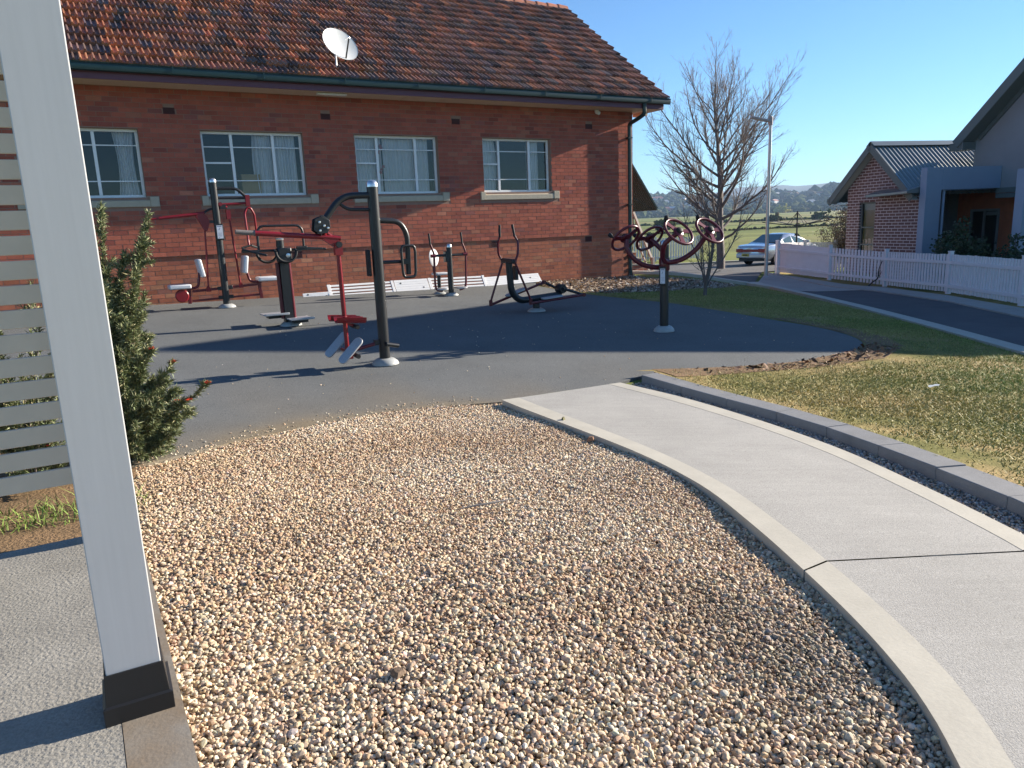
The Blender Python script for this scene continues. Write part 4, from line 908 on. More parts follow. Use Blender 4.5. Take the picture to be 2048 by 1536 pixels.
# lawn, mulch and soil
LAWN = [(p[0] + .19, p[1]) for p in KN[::-1]] + [(1.55, 7.98)] + [p for p in PAD[26:len(PAD) - 9]] + [(1.4, 16.2), (2.1, 15.9), (3.4, 16.2), (4.9, 17.2), (6.0, 19.2), (6.62, 19.8), (6.9, 18.2), (7.02, 14.2), (6.86, 11.4), (6.72, 9.56), (6.6, 7.5), (6.5, 5.0), (6.3, 1.5)]
def zl(x, y):
    dk = min((x - p[0]) ** 2 + (y - p[1]) ** 2 for p in KN[::3]) ** .5
    return float(G(x, y)) + 0.012 + 0.075 * math.exp(-max(dk - .2, 0) / .9)
drape('lawn', LAWN, 0, 0.3, lawnm, label='patchy winter lawn', zf=zl)
def blades(poly, n, rng, zf, h, pal, w=.006, dens=None, lean=.5, tmax=None):
    Pp = np.array(poly); x0, y0 = Pp.min(0); x1, y1 = Pp.max(0)
    gx = rng.uniform(x0, x1, n * 3); gy = rng.uniform(y0, y1, n * 3); k = inside(poly, gx, gy); gx, gy = gx[k], gy[k]
    if dens is not None: k = rng.random(len(gx)) < dens(gx, gy); gx, gy = gx[k], gy[k]
    gx, gy = gx[:n], gy[:n]; m = len(gx)
    z = zf(gx, gy); hh = h * rng.lognormal(0, .35, m); a = rng.uniform(0, 2 * np.pi, m); ww = w * rng.uniform(.6, 1.4, m); lx, ly = rng.normal(0, lean, (2, m)) * hh
    dx, dy = np.cos(a) * ww, np.sin(a) * ww
    V = np.empty((m, 5, 3)); V[:, 0] = np.stack([gx - dx, gy - dy, z], 1); V[:, 1] = np.stack([gx + dx, gy + dy, z], 1)
    V[:, 2] = np.stack([gx + dx * .8 + lx * .4, gy + dy * .8 + ly * .4, z + hh * .6], 1); V[:, 3] = np.stack([gx - dx * .8 + lx * .4, gy - dy * .8 + ly * .4, z + hh * .6], 1); V[:, 4] = np.stack([gx + lx, gy + ly, z + hh], 1)
    o = (np.arange(m) * 5)[:, None]; F = np.concatenate([o + [0, 1, 2], o + [0, 2, 3], o + [3, 2, 4]])
    return V.reshape(-1, 3), F, gx, gy
kd = np.array(KN[::3])
def zlv(x, y):
    dk = np.min((x[:, None] - kd[None, :, 0]) ** 2 + (y[:, None] - kd[None, :, 1]) ** 2, 1) ** .5
    return G(x, y) + .010 + .075 * np.exp(-np.maximum(dk - .2, 0) / .9)
edgepts = np.array(PAD[26:len(PAD) - 9])
def ldens(x, y):
    dk = np.min((x[:, None] - kd[None, :, 0]) ** 2 + (y[:, None] - kd[None, :, 1]) ** 2, 1) ** .5
    dp_ = np.min((x[:, None] - edgepts[None, :, 0]) ** 2 + (y[:, None] - edgepts[None, :, 1]) ** 2, 1) ** .5
    return np.clip(.62 + .35 * pnoise(x, y, 1.3, 5) + .25 * pnoise(x, y, 4, 9), .05, 1) * np.clip(dp_ / .9, .06, 1) * np.clip((dk - .1) / .9, .25, 1) * np.clip(1.5 - y / 24, .4, 1)
V, F, gx, gy = blades(LAWN, 230000, rng, zlv, .017, None, .0038, ldens, .9)
g_ = np.clip(.45 + .5 * pnoise(gx, gy, .9, 3) + .12 * (gx - 4) + rng.normal(0, .22, len(gx)), 0, 1)[:, None]
C = (1 - g_) * np.array([.44, .36, .14]) + g_ * np.array([.21, .27, .065]); C = np.clip(C * (1 + rng.normal(0, .2, (len(gx), 1))), .01, 1)
tag(np_mesh('grass', V, F, np.repeat(C, 5, 0), grassm), 'short yellow green lawn grass beyond the charcoal blocks', 'grass', kind='stuff')
# crumbs of soil and dead leaves along the pad edge and against the wall
MUL = [to_world(9.7, -.12, 0)[:2], to_world(12.95, -.05, 0)[:2], (3.6, 19.3), (5.2, 19.3), (6.0, 19.15), (4.9, 17.2), (3.4, 16.2), (2.1, 15.85), (1.4, 16.15), (.95, 17.0)]
drape('mulch_bed', MUL, -0.004, 0.3, soil, label='bare soil strip under the bark mulch')
def chips(poly, n, rng, pal, w, s=.03, z0=.012):
    gx, gy = lay(poly, math.sqrt(abs(sum(poly[i][0] * poly[(i + 1) % len(poly)][1] - poly[(i + 1) % len(poly)][0] * poly[i][1] for i in range(len(poly))) / 2) / n), rng)
    m = len(gx); a = rng.uniform(0, 6.28, m); l = s * rng.lognormal(0, .4, m); ww = l * rng.uniform(.3, .6, m); t1 = rng.normal(0, .35, m) * l; t2 = rng.normal(0, .35, m) * ww; z = G(gx, gy) + z0 + rng.uniform(0, .02, m)
    ca, sa = np.cos(a), np.sin(a); V = np.empty((m, 4, 3))
    for q, (e, f) in enumerate(((-1, -1), (1, -1), (1, 1), (-1, 1))): V[:, q] = np.stack([gx + ca * l * e / 1 - sa * ww * f, gy + sa * l * e + ca * ww * f, z + t1 * e + t2 * f], 1)
    F = np.arange(m * 4).reshape(-1, 4); C = stone_cols(m, rng, pal, w); return V.reshape(-1, 3), F, np.repeat(C, 4, 0)
V, F, C = chips(MUL, 7500, rng, [(.36, .26, .18), (.48, .39, .30), (.20, .135, .09), (.58, .51, .42), (.12, .085, .065)], [.3, .25, .2, .15, .10], .020)
tag(np_mesh('bark_mulch', V, F, C, grassm), 'loose bark chips along the foot of the brick wall', 'mulch', kind='stuff')
ES = [(1.55, 8.1), (2.6, 8.42), (3.43, 8.74), (4.36, 9.4), (4.85, 10.0), (5.3, 9.9), (4.6, 9.0), (3.6, 8.45), (2.7, 8.12), (1.75, 7.7)]
ES2 = [(4.86, 10.0), (5.03, 10.75), (4.85, 11.5), (4.35, 12.3), (4.75, 12.5), (5.35, 11.6), (5.5, 10.7), (5.35, 9.95)]
for q in (ES, ES2): drape('bare_soil', q, .020, .2, soil, label='bare soil along the edge of the rubber pad', zf=lambda x, y: zl(x, y) + .004)
V, F, C = chips(ES, 420, rng, [(.22, .11, .055), (.15, .075, .04), (.33, .20, .11)], [.5, .3, .2], .022, .03)
tag(np_mesh('soil_crumbs', V, F, C, grassm), 'red brown clods and dead leaves along the pad edge', 'soil', kind='stuff')
# soil under the screen, with rough grass
SO = [slp(0, -.01), slp(4, -.01), slp(4, -3.0), slp(-.4, -2.4), (-2.61, 4.9), (-2.45, 4.6), (-2.35, 4.25), slp(-.02, -.25)]
drape('soil_bed', SO, 0.004, 0.3, soil, label='red brown soil beyond the slab')
WD = [slp(-.05, -.30), slp(2.2, -.30), slp(2.2, -.70), slp(-.1, -.70)]
V, F, gx, gy = blades(WD, 1300, rng, lambda x, y: G(x, y), .055, None, .003, None, .8)
C = np.clip(np.array([.20, .28, .07]) * (1 + rng.normal(0, .25, (len(gx), 1))), .01, 1); 
tag(np_mesh('grass', V, F, np.repeat(C, 5, 0), grassm), 'rough green grass tuft under the slatted screen', 'grass', kind='stuff')

# litter
def leaf_litter(name, label, cat, x, y, pts, h, col, dz=.012, rz=0.0):
    m = MB(); n = len(pts); top = [(p[0] * .55 + .004, p[1] * .55, h) for p in pts]; m.add([(p[0], p[1], 0) for p in pts] + top, [tuple(range(n))[::-1], tuple(range(n, 2 * n))] + [(i, (i + 1) % n, n + (i + 1) % n, n + i) for i in range(n)])
    o = m.build(name, mat('litter ' + name + str(len(MATS)), col, .85, var=.3, vs=60, bump=.4, bs=80), None, smooth=False); o.location = (x, y, float(G(x, y)) + dz); o.rotation_euler = (0, 0, rz); return tag(o, label, cat)
rg = lambda r, n, j: [(r * math.cos(6.283 * k / n) * (1 + RNG.normal(0, j)), r * math.sin(6.283 * k / n) * (1 + RNG.normal(0, j))) for k in range(n)]
leaf_litter('dirt_clod', 'brown clod of dried earth lying on the gravel near the slab', 'soil', -.43, 2.28, rg(.028, 9, .2), .014, (.15, .10, .065))
leaf_litter('flat_stone', 'flat pinkish three cornered stone lying on the gravel near the path', 'stone', .30, 3.05, [(-.05, -.03), (.05, -.01), (-.02, .045)], .012, (.46, .33, .24), .020)
leaf_litter('dry_leaf', 'curled dry brown leaf on the gravel against the path edge', 'leaf', .58, 5.48, [(-.035, -.012), (.02, -.02), (.045, .0), (.015, .022), (-.02, .016)], .03, (.22, .11, .06), .02, .5)
leaf_litter('dry_leaf', 'small dark dry leaf lying on the far part of the path margin', 'leaf', .42, 6.10, [(-.03, -.01), (.02, -.016), (.04, .0), (.015, .018), (-.02, .012)], .02, (.13, .12, .05), .047, 1.2)
m = MB(); q = [(0, 0), (.05, .015), (.085, .0), (.11, .03), (.09, .06), (.05, .05), (.02, .065), (-.01, .03)]
m.prism(q, (0, 0, 0), (1, 0, .15), (0, 1, .1), .002); o = m.build('paper_scrap', mat('scrap paper', (.75, .76, .72), .7), None, smooth=False); o.location = (4.25, 7.36, float(zl(4.25, 7.36)) + .025)
tag(o, 'small crumpled white paper scrap lying on the lawn', 'litter')
m = MB(); m.tube([(-.17, -.05, .022), (-.06, -.018, .03), (.06, .03, .028), (.17, .10, .020)], [.002, .006, .006, .002], 8); o = m.build('bark_strip', mat('weathered bark strip', (.22, .20, .18), .7), None); o.location = (-.17, 3.86, float(G(-.17, 3.86)) + .02)
tag(o, 'thin curled grey bark strip lying on the gravel', 'bark')
# ------------------------------------------------------------------ verandah posts, slatted screen, flowering shrub
def vpost(name, label, c, w, H, collar=True, rz=YAW):
    o = thing(name, label, 'post', (c[0], c[1], SLZ), rz, 'verandah posts')
    m = MB(); m.box((0, 0, .05 + H / 2), (w, w, H)); m.build('shaft', postpaint, o, smooth=False, bevel=.003, seg=2)
    if collar:
        m = MB(); b = w / 2 + .006; t = w / 2 + .021
        m.add([(-t, -t, 0), (t, -t, 0), (t, t, 0), (-t, t, 0), (-t, -t, .055), (t, -t, .055), (t, t, .055), (-t, t, .055)], [(0, 1, 5, 4), (1, 2, 6, 5), (2, 3, 7, 6), (3, 0, 4, 7)])
        u = t - .008; m.add([(-t, -t, .055), (t, -t, .055), (t, t, .055), (-t, t, .055), (-u, -u, .06), (u, -u, .06), (u, u, .06), (-u, u, .06)], [(0, 1, 5, 4), (1, 2, 6, 5), (2, 3, 7, 6), (3, 0, 4, 7)])
        m.add([(-u, -u, .06), (u, -u, .06), (u, u, .06), (-u, u, .06), (-b, -b, .155), (b, -b, .155), (b, b, .155), (-b, b, .155)], [(0, 1, 5, 4), (1, 2, 6, 5), (2, 3, 7, 6), (3, 0, 4, 7)])
        m.add([(-b, -b, .155), (b, -b, .155), (b, b, .155), (-b, b, .155), (-w / 2 - .0005, -w / 2 - .0005, .155), (w / 2 + .0005, -w / 2 - .0005, .155), (w / 2 + .0005, w / 2 + .0005, .155), (-w / 2 - .0005, w / 2 + .0005, .155)], [(0, 1, 5, 4), (1, 2, 6, 5), (2, 3, 7, 6), (3, 0, 4, 7)])
        m.build('base_collar', mat('black plastic collar', (.014, .014, .015), .42, bump=.05, bs=40) if 'black plastic collar' not in MATS else MATS['black plastic collar'], o, smooth=False, bevel=.002)
    return o
PW = .149
vpost('verandah_post', 'pale grey square verandah post on a black base collar', (-1.208, 2.088), PW, 2.9, True, YAW - R(1.2))
CP = (-1.995, 3.455)
vpost('verandah_post', 'pale grey verandah post at the slab corner where the screen ends', CP, .115, 2.6, False)
sc = thing('slatted_screen', 'cream horizontal slat screen standing between verandah posts', 'screen', (CP[0], CP[1], SLZ), YAW)
m = MB(); z = .285; k = 0
while z < 2.5:
    m.box((-.0575 - 1.2, .03, z + .042), (2.4, .019, .084)); z += .1085; k += 1
m.build('slats', slatpaint, sc, smooth=False, bevel=.003)
m = MB(); m.box((-.085, .052, 1.36), (.05, .024, 2.34)); m.box((-1.3, .052, 1.36), (.05, .024, 2.34)); m.build('batten', slatpaint, sc, smooth=False)

def leafmesh(P, D, L, W, rng, pal, w):
    """narrow leaves: P base points, D directions"""
    n = len(P); D = D / np.linalg.norm(D, axis=1, keepdims=True); r = rng.normal(0, 1, (n, 3)); S_ = np.cross(D, r); S_ /= np.linalg.norm(S_, axis=1, keepdims=True)
    N_ = np.cross(S_, D); L = L[:, None]; W = W[:, None]
    V = np.stack([P, P + D * L * .45 + S_ * W + N_ * L * .04, P + D * L + N_ * L * -.06, P + D * L * .45 - S_ * W + N_ * L * .04], 1)
    F = np.arange(n * 4).reshape(-1, 4); c = stone_cols(n, rng, pal, w); return V.reshape(-1, 3), F, np.repeat(c, 4, 0)
def shrub(name, label, cat, base, limbs, rng, per=260, L=.034, W=.0028, pal=None, w=None, flowers=(), stemr=.007, spread=.06, group=None):
    o = thing(name, label, cat, base, 0, group); B = np.array(base); sm = MB(); P = []; D = []; CC = []
    for limb in limbs:
        tip, wob = np.array(limb[0]) - B, limb[1]; n = 14
        t = np.linspace(0, 1, n)[:, None]; mid = tip * np.array([.35, .35, .62]) + rng.normal(0, .05, 3)
        c = 2 * t * (1 - t) * mid + t * t * tip + np.cumsum(rng.normal(0, .006 * wob, (n, 3)), 0) * t
        sm.tube(c, np.linspace(stemr, .0018, n), 6); CC.append(c)
        ln = np.linalg.norm(tip); side = int(3 + ln * 9)
        segs = [(c[i], c[i + 1]) for i in range(3, n - 1)]
        for s in range(side):
            i = rng.integers(3, n - 1); d = (c[i + 1] - c[i]) if i < n - 1 else c[i] - c[i - 1]; d = d / np.linalg.norm(d); q = d * .7 + rng.normal(0, .42, 3); q /= np.linalg.norm(q)
            l = rng.uniform(.08, .26) * (1.15 - i / n); e = c[i] + q * l; sm.tube([c[i], (c[i] + e) / 2 + rng.normal(0, .008, 3), e], [.003, .002, .001], 4); segs += [(c[i], (c[i] + e) / 2), ((c[i] + e) / 2, e)]
        A = np.array([s[0] for s in segs]); E = np.array([s[1] for s in segs]); ls = np.linalg.norm(E - A, axis=1); m_ = int(per * (ls.sum()))
        k = rng.choice(len(segs), m_, p=ls / ls.sum()); u = rng.random((m_, 1)); p = A[k] * (1 - u) + E[k] * u; d = (E[k] - A[k]) / ls[k][:, None] * .75 + rng.normal(0, .55, (m_, 3)); P.append(p); D.append(d)
    P = np.concatenate(P); D = np.concatenate(D); V, F, C = leafmesh(P, D, L * rng.lognormal(0, .25, len(P)), W * rng.uniform(.8, 1.3, len(P)), rng, pal, w)
    np_mesh('foliage', V, F, C, leafm, o); sm.build('stems', twigm, o)
    for f in flowers:
        fm = MB(); f = Vector(CC[f][-1]) if not isinstance(f, tuple) else Vector(CC[f[0]][f[1]]) + Vector((.03, -.03, .01))
        for k in range(26):
            d = Vector(rng.normal(0, 1, 3)).normalized(); d.z = abs(d.z) * .6 - .2; fm.tube([f, f + d * .012, f + d * .026 + Vector((0, 0, .006))], [.0022, .002, .0012], 4)
        fm.build('flower', mat('red orange flower', (.75, .08, .035), .5) if 'red orange flower' not in MATS else MATS['red orange flower'], o)
    return o
rng = np.random.default_rng(5)
GP = [(.17, .20, .09), (.28, .30, .16), (.11, .13, .06), (.42, .38, .21), (.22, .26, .14)]; GW = [.3, .25, .2, .1, .15]
def P3(x, y, z): return (x, y, z + ZC)
b1 = P3(-2.72, 5.05, -1.50)
limbs = [(P3(-2.44, 5.25, .19), 1), (P3(-2.50, 5.25, .02), 1), (P3(-2.80, 5.3, .25), 1), (P3(-2.86, 5.2, .10), 1), (P3(-2.56, 5.15, -.20), 1), (P3(-2.66, 5.2, -.05), 1), (P3(-2.66, 5.0, -.30), 1), (P3(-2.72, 5.1, -.18), 1),
         (P3(-2.45, 5.1, -.70), 1), (P3(-2.34, 5.1, -.89), 1.5), (P3(-2.20, 5.15, -1.02), 1.5), (P3(-2.36, 5.1, -1.15), 1.2), (P3(-2.34, 4.95, -1.30), 1), (P3(-2.42, 4.9, -1.22), 1), (P3(-2.50, 4.85, -1.05), 1), (P3(-2.56, 5.0, -.62), 1), (P3(-2.62, 4.9, -.80), 1), (P3(-2.60, 5.1, -.48), 1), (P3(-2.5, 5.0, -1.28), 1), (P3(-2.46, 5.15, -.98), 1), (P3(-2.66, 5.0, -1.0), 1), (P3(-2.7, 4.8, -1.1), 1), (P3(-2.62, 4.72, -1.22), 1), (P3(-2.52, 4.78, -1.32), 1), (P3(-2.42, 5.2, -1.3), 1), (P3(-2.58, 5.3, -.3), 1)] + [(P3(-2.62 + .16 * rng.random() - .25 * abs(h + .9) * (h > -.9), 5.0 + .3 * rng.random(), h), 1) for h in np.linspace(-1.4, -.3, 20)] + [(P3(-2.33 - .25 * rng.random(), 5.0 + .3 * rng.random(), h), 1) for h in np.linspace(-1.38, -1.0, 14)] + [(P3(-2.35 - .2 * rng.random(), 4.75 + .3 * rng.random(), h), 1) for h in np.linspace(-1.42, -1.0, 12)]
shrub('flowering_shrub', 'needle leaved shrub with red flowers leaning out past the verandah post', 'shrub', b1, limbs, rng, 1150, .040, .0034, GP, GW,
      flowers=[8, 10, (10, 10), 9, (17, 9), 11], group='needle leaved shrubs behind the screen')
for i, (bx, by) in enumerate(((-2.98, 4.42), (-3.45, 4.12))):
    b2 = P3(bx, by, -1.48); lm = []
    for k in range(38):
        a = rng.uniform(0, 6.28); r = rng.uniform(.1, .48); lm.append(((bx + r * math.cos(a), by + .7 * r * math.sin(a), ZC + (rng.uniform(-1.15, .12 + .1 * i) if k % 3 else rng.uniform(-1.45, -1.15))), 1))
    shrub('flowering_shrub', ['dense needle leaved shrub seen through the screen next to the corner post', 'dense needle leaved shrub seen through the screen at the picture edge'][i], 'shrub', b2, lm, rng, 420, .038, .0036, GP, GW, flowers=[3, 9] if i == 0 else (), group='needle leaved shrubs behind the screen')
# ------------------------------------------------------------------ house on the right; local x = along its ridge, y = along its gable face (away), z from eye level
def bricktex(name, c1, c2, mort, axis='yz'):
    m = bpy.data.materials.new(name); m.use_nodes = True; nt = m.node_tree; N = nt.nodes; L = nt.links; b = N['Principled BSDF']; b.inputs['Roughness'].default_value = .85; b.inputs['Specular IOR Level'].default_value = .2
    tc = N.new('ShaderNodeTexCoord'); sp = N.new('ShaderNodeSeparateXYZ'); cb = N.new('ShaderNodeCombineXYZ'); L.new(tc.outputs['Object'], sp.inputs[0])
    ad = N.new('ShaderNodeMath'); ad.operation = 'ADD'; L.new(sp.outputs['X'], ad.inputs[0]); L.new(sp.outputs['Y'], ad.inputs[1]); L.new(ad.outputs[0], cb.inputs['X']); L.new(sp.outputs['Z'], cb.inputs['Y'])
    t = N.new('ShaderNodeTexBrick'); t.inputs['Scale'].default_value = 1; t.inputs['Brick Width'].default_value = .24; t.inputs['Row Height'].default_value = .086; t.inputs['Mortar Size'].default_value = .011; t.inputs['Color1'].default_value = (*c1, 1); t.inputs['Color2'].default_value = (*c2, 1); t.inputs['Mortar'].default_value = (*mort, 1); t.inputs['Bias'].default_value = -.2
    L.new(cb.outputs[0], t.inputs['Vector']); L.new(t.outputs['Color'], b.inputs['Base Color'])
    bp = N.new('ShaderNodeBump'); bp.inputs['Strength'].default_value = .5; bp.inputs['Distance'].default_value = .006; iv = N.new('ShaderNodeMath'); iv.operation = 'SUBTRACT'; iv.inputs[0].default_value = 1; L.new(t.outputs['Fac'], iv.inputs[1]); L.new(iv.outputs[0], bp.inputs['Height']); L.new(bp.outputs[0], b.inputs['Normal'])
    return m
hb_ = bricktex('dark house brick', (.16, .095, .09), (.22, .13, .12), (.55, .48, .48))
greyr = mat('charcoal grey render', (.27, .275, .285), .8, var=.08, vs=1.5)
blueg = mat('blue grey render', (.27, .34, .45), .7, var=.06, vs=1.5)
zinc = mat('ribbed zinc roof', (.24, .27, .27), .38, .55, var=.08, vs=3)
barge = mat('grey green barge board', (.13, .15, .145), .5)
soff = mat('pale grey soffit', (.42, .42, .40), .6)
orange = mat('orange brown timber cladding', (.55, .17, .09), .6, var=.15, vs=4)
HX = (10.78, 24.0, ZC); HR = R(15)
hs = thing('villa', 'dark brick villa with ribbed metal roofs, tall grey gable and blue grey porch frame', 'house', HX, HR)
AG, AZ, HW = -1.18, 1.93, 2.02; PT = math.tan(R(42)); WZ = -2.3
def zr(g): return AZ - .17 - abs(g - AG) * PT
w = MB(); w.add([(0, -.0, WZ), (0, -.55, WZ), (0, -.55, zr(-.55)), (0, 0, zr(0))], [(0, 1, 2, 3)])
w.add([(0, -.55, .27), (0, -1.22, .27), (0, -1.22, zr(-1.22)), (0, AG, zr(AG)), (0, -.55, zr(-.55))], [(0, 1, 2, 3, 4)]); w.add([(0, -.55, WZ), (0, -1.22, WZ), (0, -1.22, -1.42), (0, -.55, -1.42)], [(0, 1, 2, 3)])
w.add([(0, -1.22, WZ), (0, -2.96, WZ), (0, -2.96, max(zr(-2.96), .3)), (0, -1.22, zr(-1.22))], [(0, 1, 2, 3)])
w.add([(0, 0, WZ), (0, 0, zr(0)), (9, 0, zr(0)), (9, 0, WZ)], [(0, 1, 2, 3)]); w.add([(0, -2.96, WZ), (.2, -2.96, WZ), (.2, -2.96, .3), (0, -2.96, .3)], [(0, 1, 2, 3)])
w.add([(0, -.55, .27), (.14, -.55, .27), (.14, -.55, -1.42), (0, -.55, -1.42)], [(0, 1, 2, 3)]); w.add([(0, -1.22, .27), (0, -1.22, -1.42), (.14, -1.22, -1.42), (.14, -1.22, .27)], [(0, 1, 2, 3)])
w.build('brick_wall', hb_, hs, smooth=False)
f = MB(); f.box2((.06, -.55, .22), (.12, -1.22, .27)); f.box2((.06, -.55, -1.42), (.12, -1.22, -1.38)); f.box2((.06, -.55, -1.38), (.12, -.60, .22)); f.box2((.06, -1.17, -1.38), (.12, -1.22, .22)); f.box2((.06, -.6, -.50), (.12, -1.17, -.46)); f.box2((.06, -.6, -1.02), (.12, -1.17, -.98)); wn = f.build('window', barge, hs, smooth=False)
f = MB(); f.add([(.09, -.6, -1.38), (.09, -1.17, -1.38), (.09, -1.17, .22), (.09, -.6, .22)], [(0, 1, 2, 3)]); f.build('pane', glass, wn, smooth=False)
f = MB(); f.box2((.2, -.5, -1.5), (.22, -1.3, -1.0)); f.build('blind', curtain, wn, smooth=False); f = MB(); f.box2((.3, -.4, -1.5), (.32, -1.4, .4)); f.build('room_lining', dark, wn, smooth=False)
def ribbed(name, x0, x1, g_top, z_top, g_bot, z_bot, pitch, parent, matl, amp=.018, per=8, thick=.04):
    n = int((x1 - x0) / pitch * per); xs = np.linspace(x0, x1, n + 1); L_ = math.hypot(g_bot - g_top, z_bot - z_top); ny, nz = abs(z_top - z_bot) / L_ * math.copysign(1, g_bot - g_top), abs(g_bot - g_top) / L_
    h = amp * np.clip(1.6 * np.sin(2 * np.pi * xs / pitch), -1, 1); V = []
    for k in (0, 1):
        g, z = ((g_top, z_top), (g_bot, z_bot))[k]
        V += [(x, g + ny * q, z + nz * q) for x, q in zip(xs, h)]
    n1 = n + 1; F = [(k, k + 1, n1 + k + 1, n1 + k) if g_bot > g_top else (k + 1, k, n1 + k, n1 + k + 1) for k in range(n)]
    return np_mesh(name, V, F, None, matl, parent, True)
rf = MB()
for s in (1, -1):
    rf.add([(-.28, AG, AZ - .03), (9, AG, AZ - .03), (9, AG + s * 1.68, AZ - .03 - 1.68 * PT), (-.28, AG + s * 1.68, AZ - .03 - 1.68 * PT)], [(0, 1, 2, 3)])
r_ = rf.build('roof', zinc, hs, smooth=False)
ribbed('roof_sheet', -.28, 9, AG, AZ, AG - 1.70, AZ - 1.70 * PT, .15, r_, zinc, .03); ribbed('roof_sheet', -.28, 9, AG, AZ, AG + 1.70, AZ - 1.70 * PT, .15, r_, zinc, .03)
c = MB(); c.bar((-.28, AG - .09, AZ - .05), (9, AG - .09, AZ - .05), .2, .02, up=(0, -.67, .74)); c.bar((-.28, AG + .09, AZ - .05), (9, AG + .09, AZ - .05), .2, .02, up=(0, .67, .74)); c.build('ridge_cap', zinc, r_, smooth=False).location = (0, 0, .05)
b = MB()
for s in (1, -1):
    a0 = Vector((-.29, AG, AZ - .09)); a1 = Vector((-.29, AG + s * 1.72, AZ - .09 - 1.72 * PT)); b.bar(a0, a1, .024, .19, up=(0, s * .67, .74))
b.build('barge_board', barge, hs, smooth=False)
b = MB()
for s in (1, -1): b.add([(-.28, AG, AZ - .16), (0.0, AG, AZ - .16), (0.0, AG + s * 1.68, AZ - .16 - 1.68 * PT), (-.28, AG + s * 1.68, AZ - .16 - 1.68 * PT)], [(0, 1, 2, 3)])
b.box2((-.28, .02, .20), (9, .5, .22)); b.build('soffit', soff, hs, smooth=False)
b = MB(); b.bar((-.32, .52, .36), (9, .52, .36), .10, .11); b.build('gutter', barge, hs, smooth=False)
p = MB(); p.add([(-.5, -1.35, .46), (-.5, -2.95, .50), (0.0, -2.95, .62), (0.0, -1.35, .60), (-.5, -1.35, .40), (-.5, -2.95, .44), (0.0, -2.95, .44), (0.0, -1.35, .40)], [(0, 1, 2, 3), (7, 6, 5, 4), (0, 4, 5, 1), (1, 5, 6, 2), (3, 7, 4, 0)]); p.build('awning_roof', zinc, hs, smooth=False)
# tall grey wing
TG, TZ, TH = -6.57, 6.03, 4.6; TP = (TZ - 1.90) / TH
def zt(g): return TZ - .28 - abs(g - TG) * TP
XW = 2.45; gl, gr_ = -2.22, -10.5
w = MB(); w.add([(XW, gl, .48), (XW, gr_, .48), (XW, gr_, zt(gr_)), (XW, TG, zt(TG)), (XW, gl, zt(gl))], [(0, 1, 2, 3, 4)]); w.add([(XW, gl, .48), (XW, gl, zt(gl)), (13, gl, zt(gl)), (13, gl, .48)], [(0, 1, 2, 3)]); w.add([(3.6, gl, WZ), (3.6, gl, .48), (13, gl, .48), (13, gl, WZ)], [(0, 1, 2, 3)]); w.add([(XW, gr_, WZ), (13, gr_, WZ), (13, gr_, zt(gr_)), (XW, gr_, zt(gr_))], [(0, 1, 2, 3)])
w.add([(.21, -.3, WZ), (3.6, -.3, WZ), (3.6, -.3, .48), (.21, -.3, .48)], [(0, 1, 2, 3)]); w.add([(.21, -.3, .48), (3.6, -.3, .48), (3.6, -3.0, .48), (.21, -3.0, .48)], [(3, 2, 1, 0)]); w.add([(.2, -.3, WZ), (.2, -2.95, WZ), (.2, -2.95, .48), (.2, -.3, .48)], [(3, 2, 1, 0)]); w.add([(3.6, -.3, WZ), (3.6, -.6, WZ), (3.6, -.6, .48), (3.6, -.3, .48)], [(0, 1, 2, 3)]); w.add([(XW, -6.0, WZ), (XW, gr_, WZ), (XW, gr_, .48), (XW, -6.0, .48)], [(0, 1, 2, 3)]); w.add([(3.6, -.6, WZ), (3.6, -6.0, WZ), (3.6, -6.0, .48), (3.6, -.6, .48)], [(0, 1, 2, 3)]); w.add([(XW, -3, .48), (XW, -6, .48), (3.6, -6, .48), (3.6, -3, .48)], [(3, 2, 1, 0)]); w.add([(XW, -6, WZ), (3.6, -6, WZ), (3.6, -6, .48), (XW, -6, .48)], [(0, 1, 2, 3)]); w.add([(13, gl, WZ), (13, gr_, WZ), (13, gr_, zt(gr_)), (13, TG, zt(TG)), (13, gl, zt(gl))], [(4, 3, 2, 1, 0)])
w.build('gable_wall', greyr, hs, smooth=False)
b = MB(); b.box2((XW - .06, -3.1, .36), (XW - .005, -6.0, .50)); b.box2((XW - .04, -3.1, .22), (XW + .0, -6.0, .35)); b.build('porch_lintel', barge, hs, smooth=False)
b = MB(); b.box2((3.54, -.75, WZ), (3.58, -1.27, .45)); b.box2((3.54, -2.28, WZ), (3.58, -5.95, .45)); b.box2((3.54, -1.27, -.07), (3.58, -2.28, .45))
for k in range(40): b.box2((3.53, -.80 - k * .13, WZ), (3.54, -.81 - k * .13 - .08, .45)) if not (-2.3 < -.80 - k * .13 < -1.1) else None
b.build('timber_cladding', orange, hs, smooth=False)
f = MB(); f.box2((3.50, -1.27, -.14), (3.56, -2.28, -.07)); f.box2((3.50, -1.27, -1.6), (3.56, -1.33, -.14)); f.box2((3.50, -2.22, -1.6), (3.56, -2.28, -.14)); f.box2((3.50, -1.74, -1.6), (3.56, -1.79, -.14)); f.box2((3.50, -1.33, -1.66), (3.56, -2.22, -1.6)); pw = f.build('window', greyr, hs, smooth=False)
f = MB(); f.add([(3.53, -1.33, -1.6), (3.53, -2.22, -1.6), (3.53, -2.22, -.14), (3.53, -1.33, -.14)], [(0, 1, 2, 3)]); f.build('pane', glass, pw, smooth=False); f = MB(); f.box2((3.57, -1.3, -1.6), (3.58, -2.25, -.14)); f.build('room_lining', dark, pw, smooth=False); f = MB(); f.box2((3.555, -1.80, -.26), (3.565, -2.21, -.16)); f.build('blind', white, pw, smooth=False)
rf = MB()
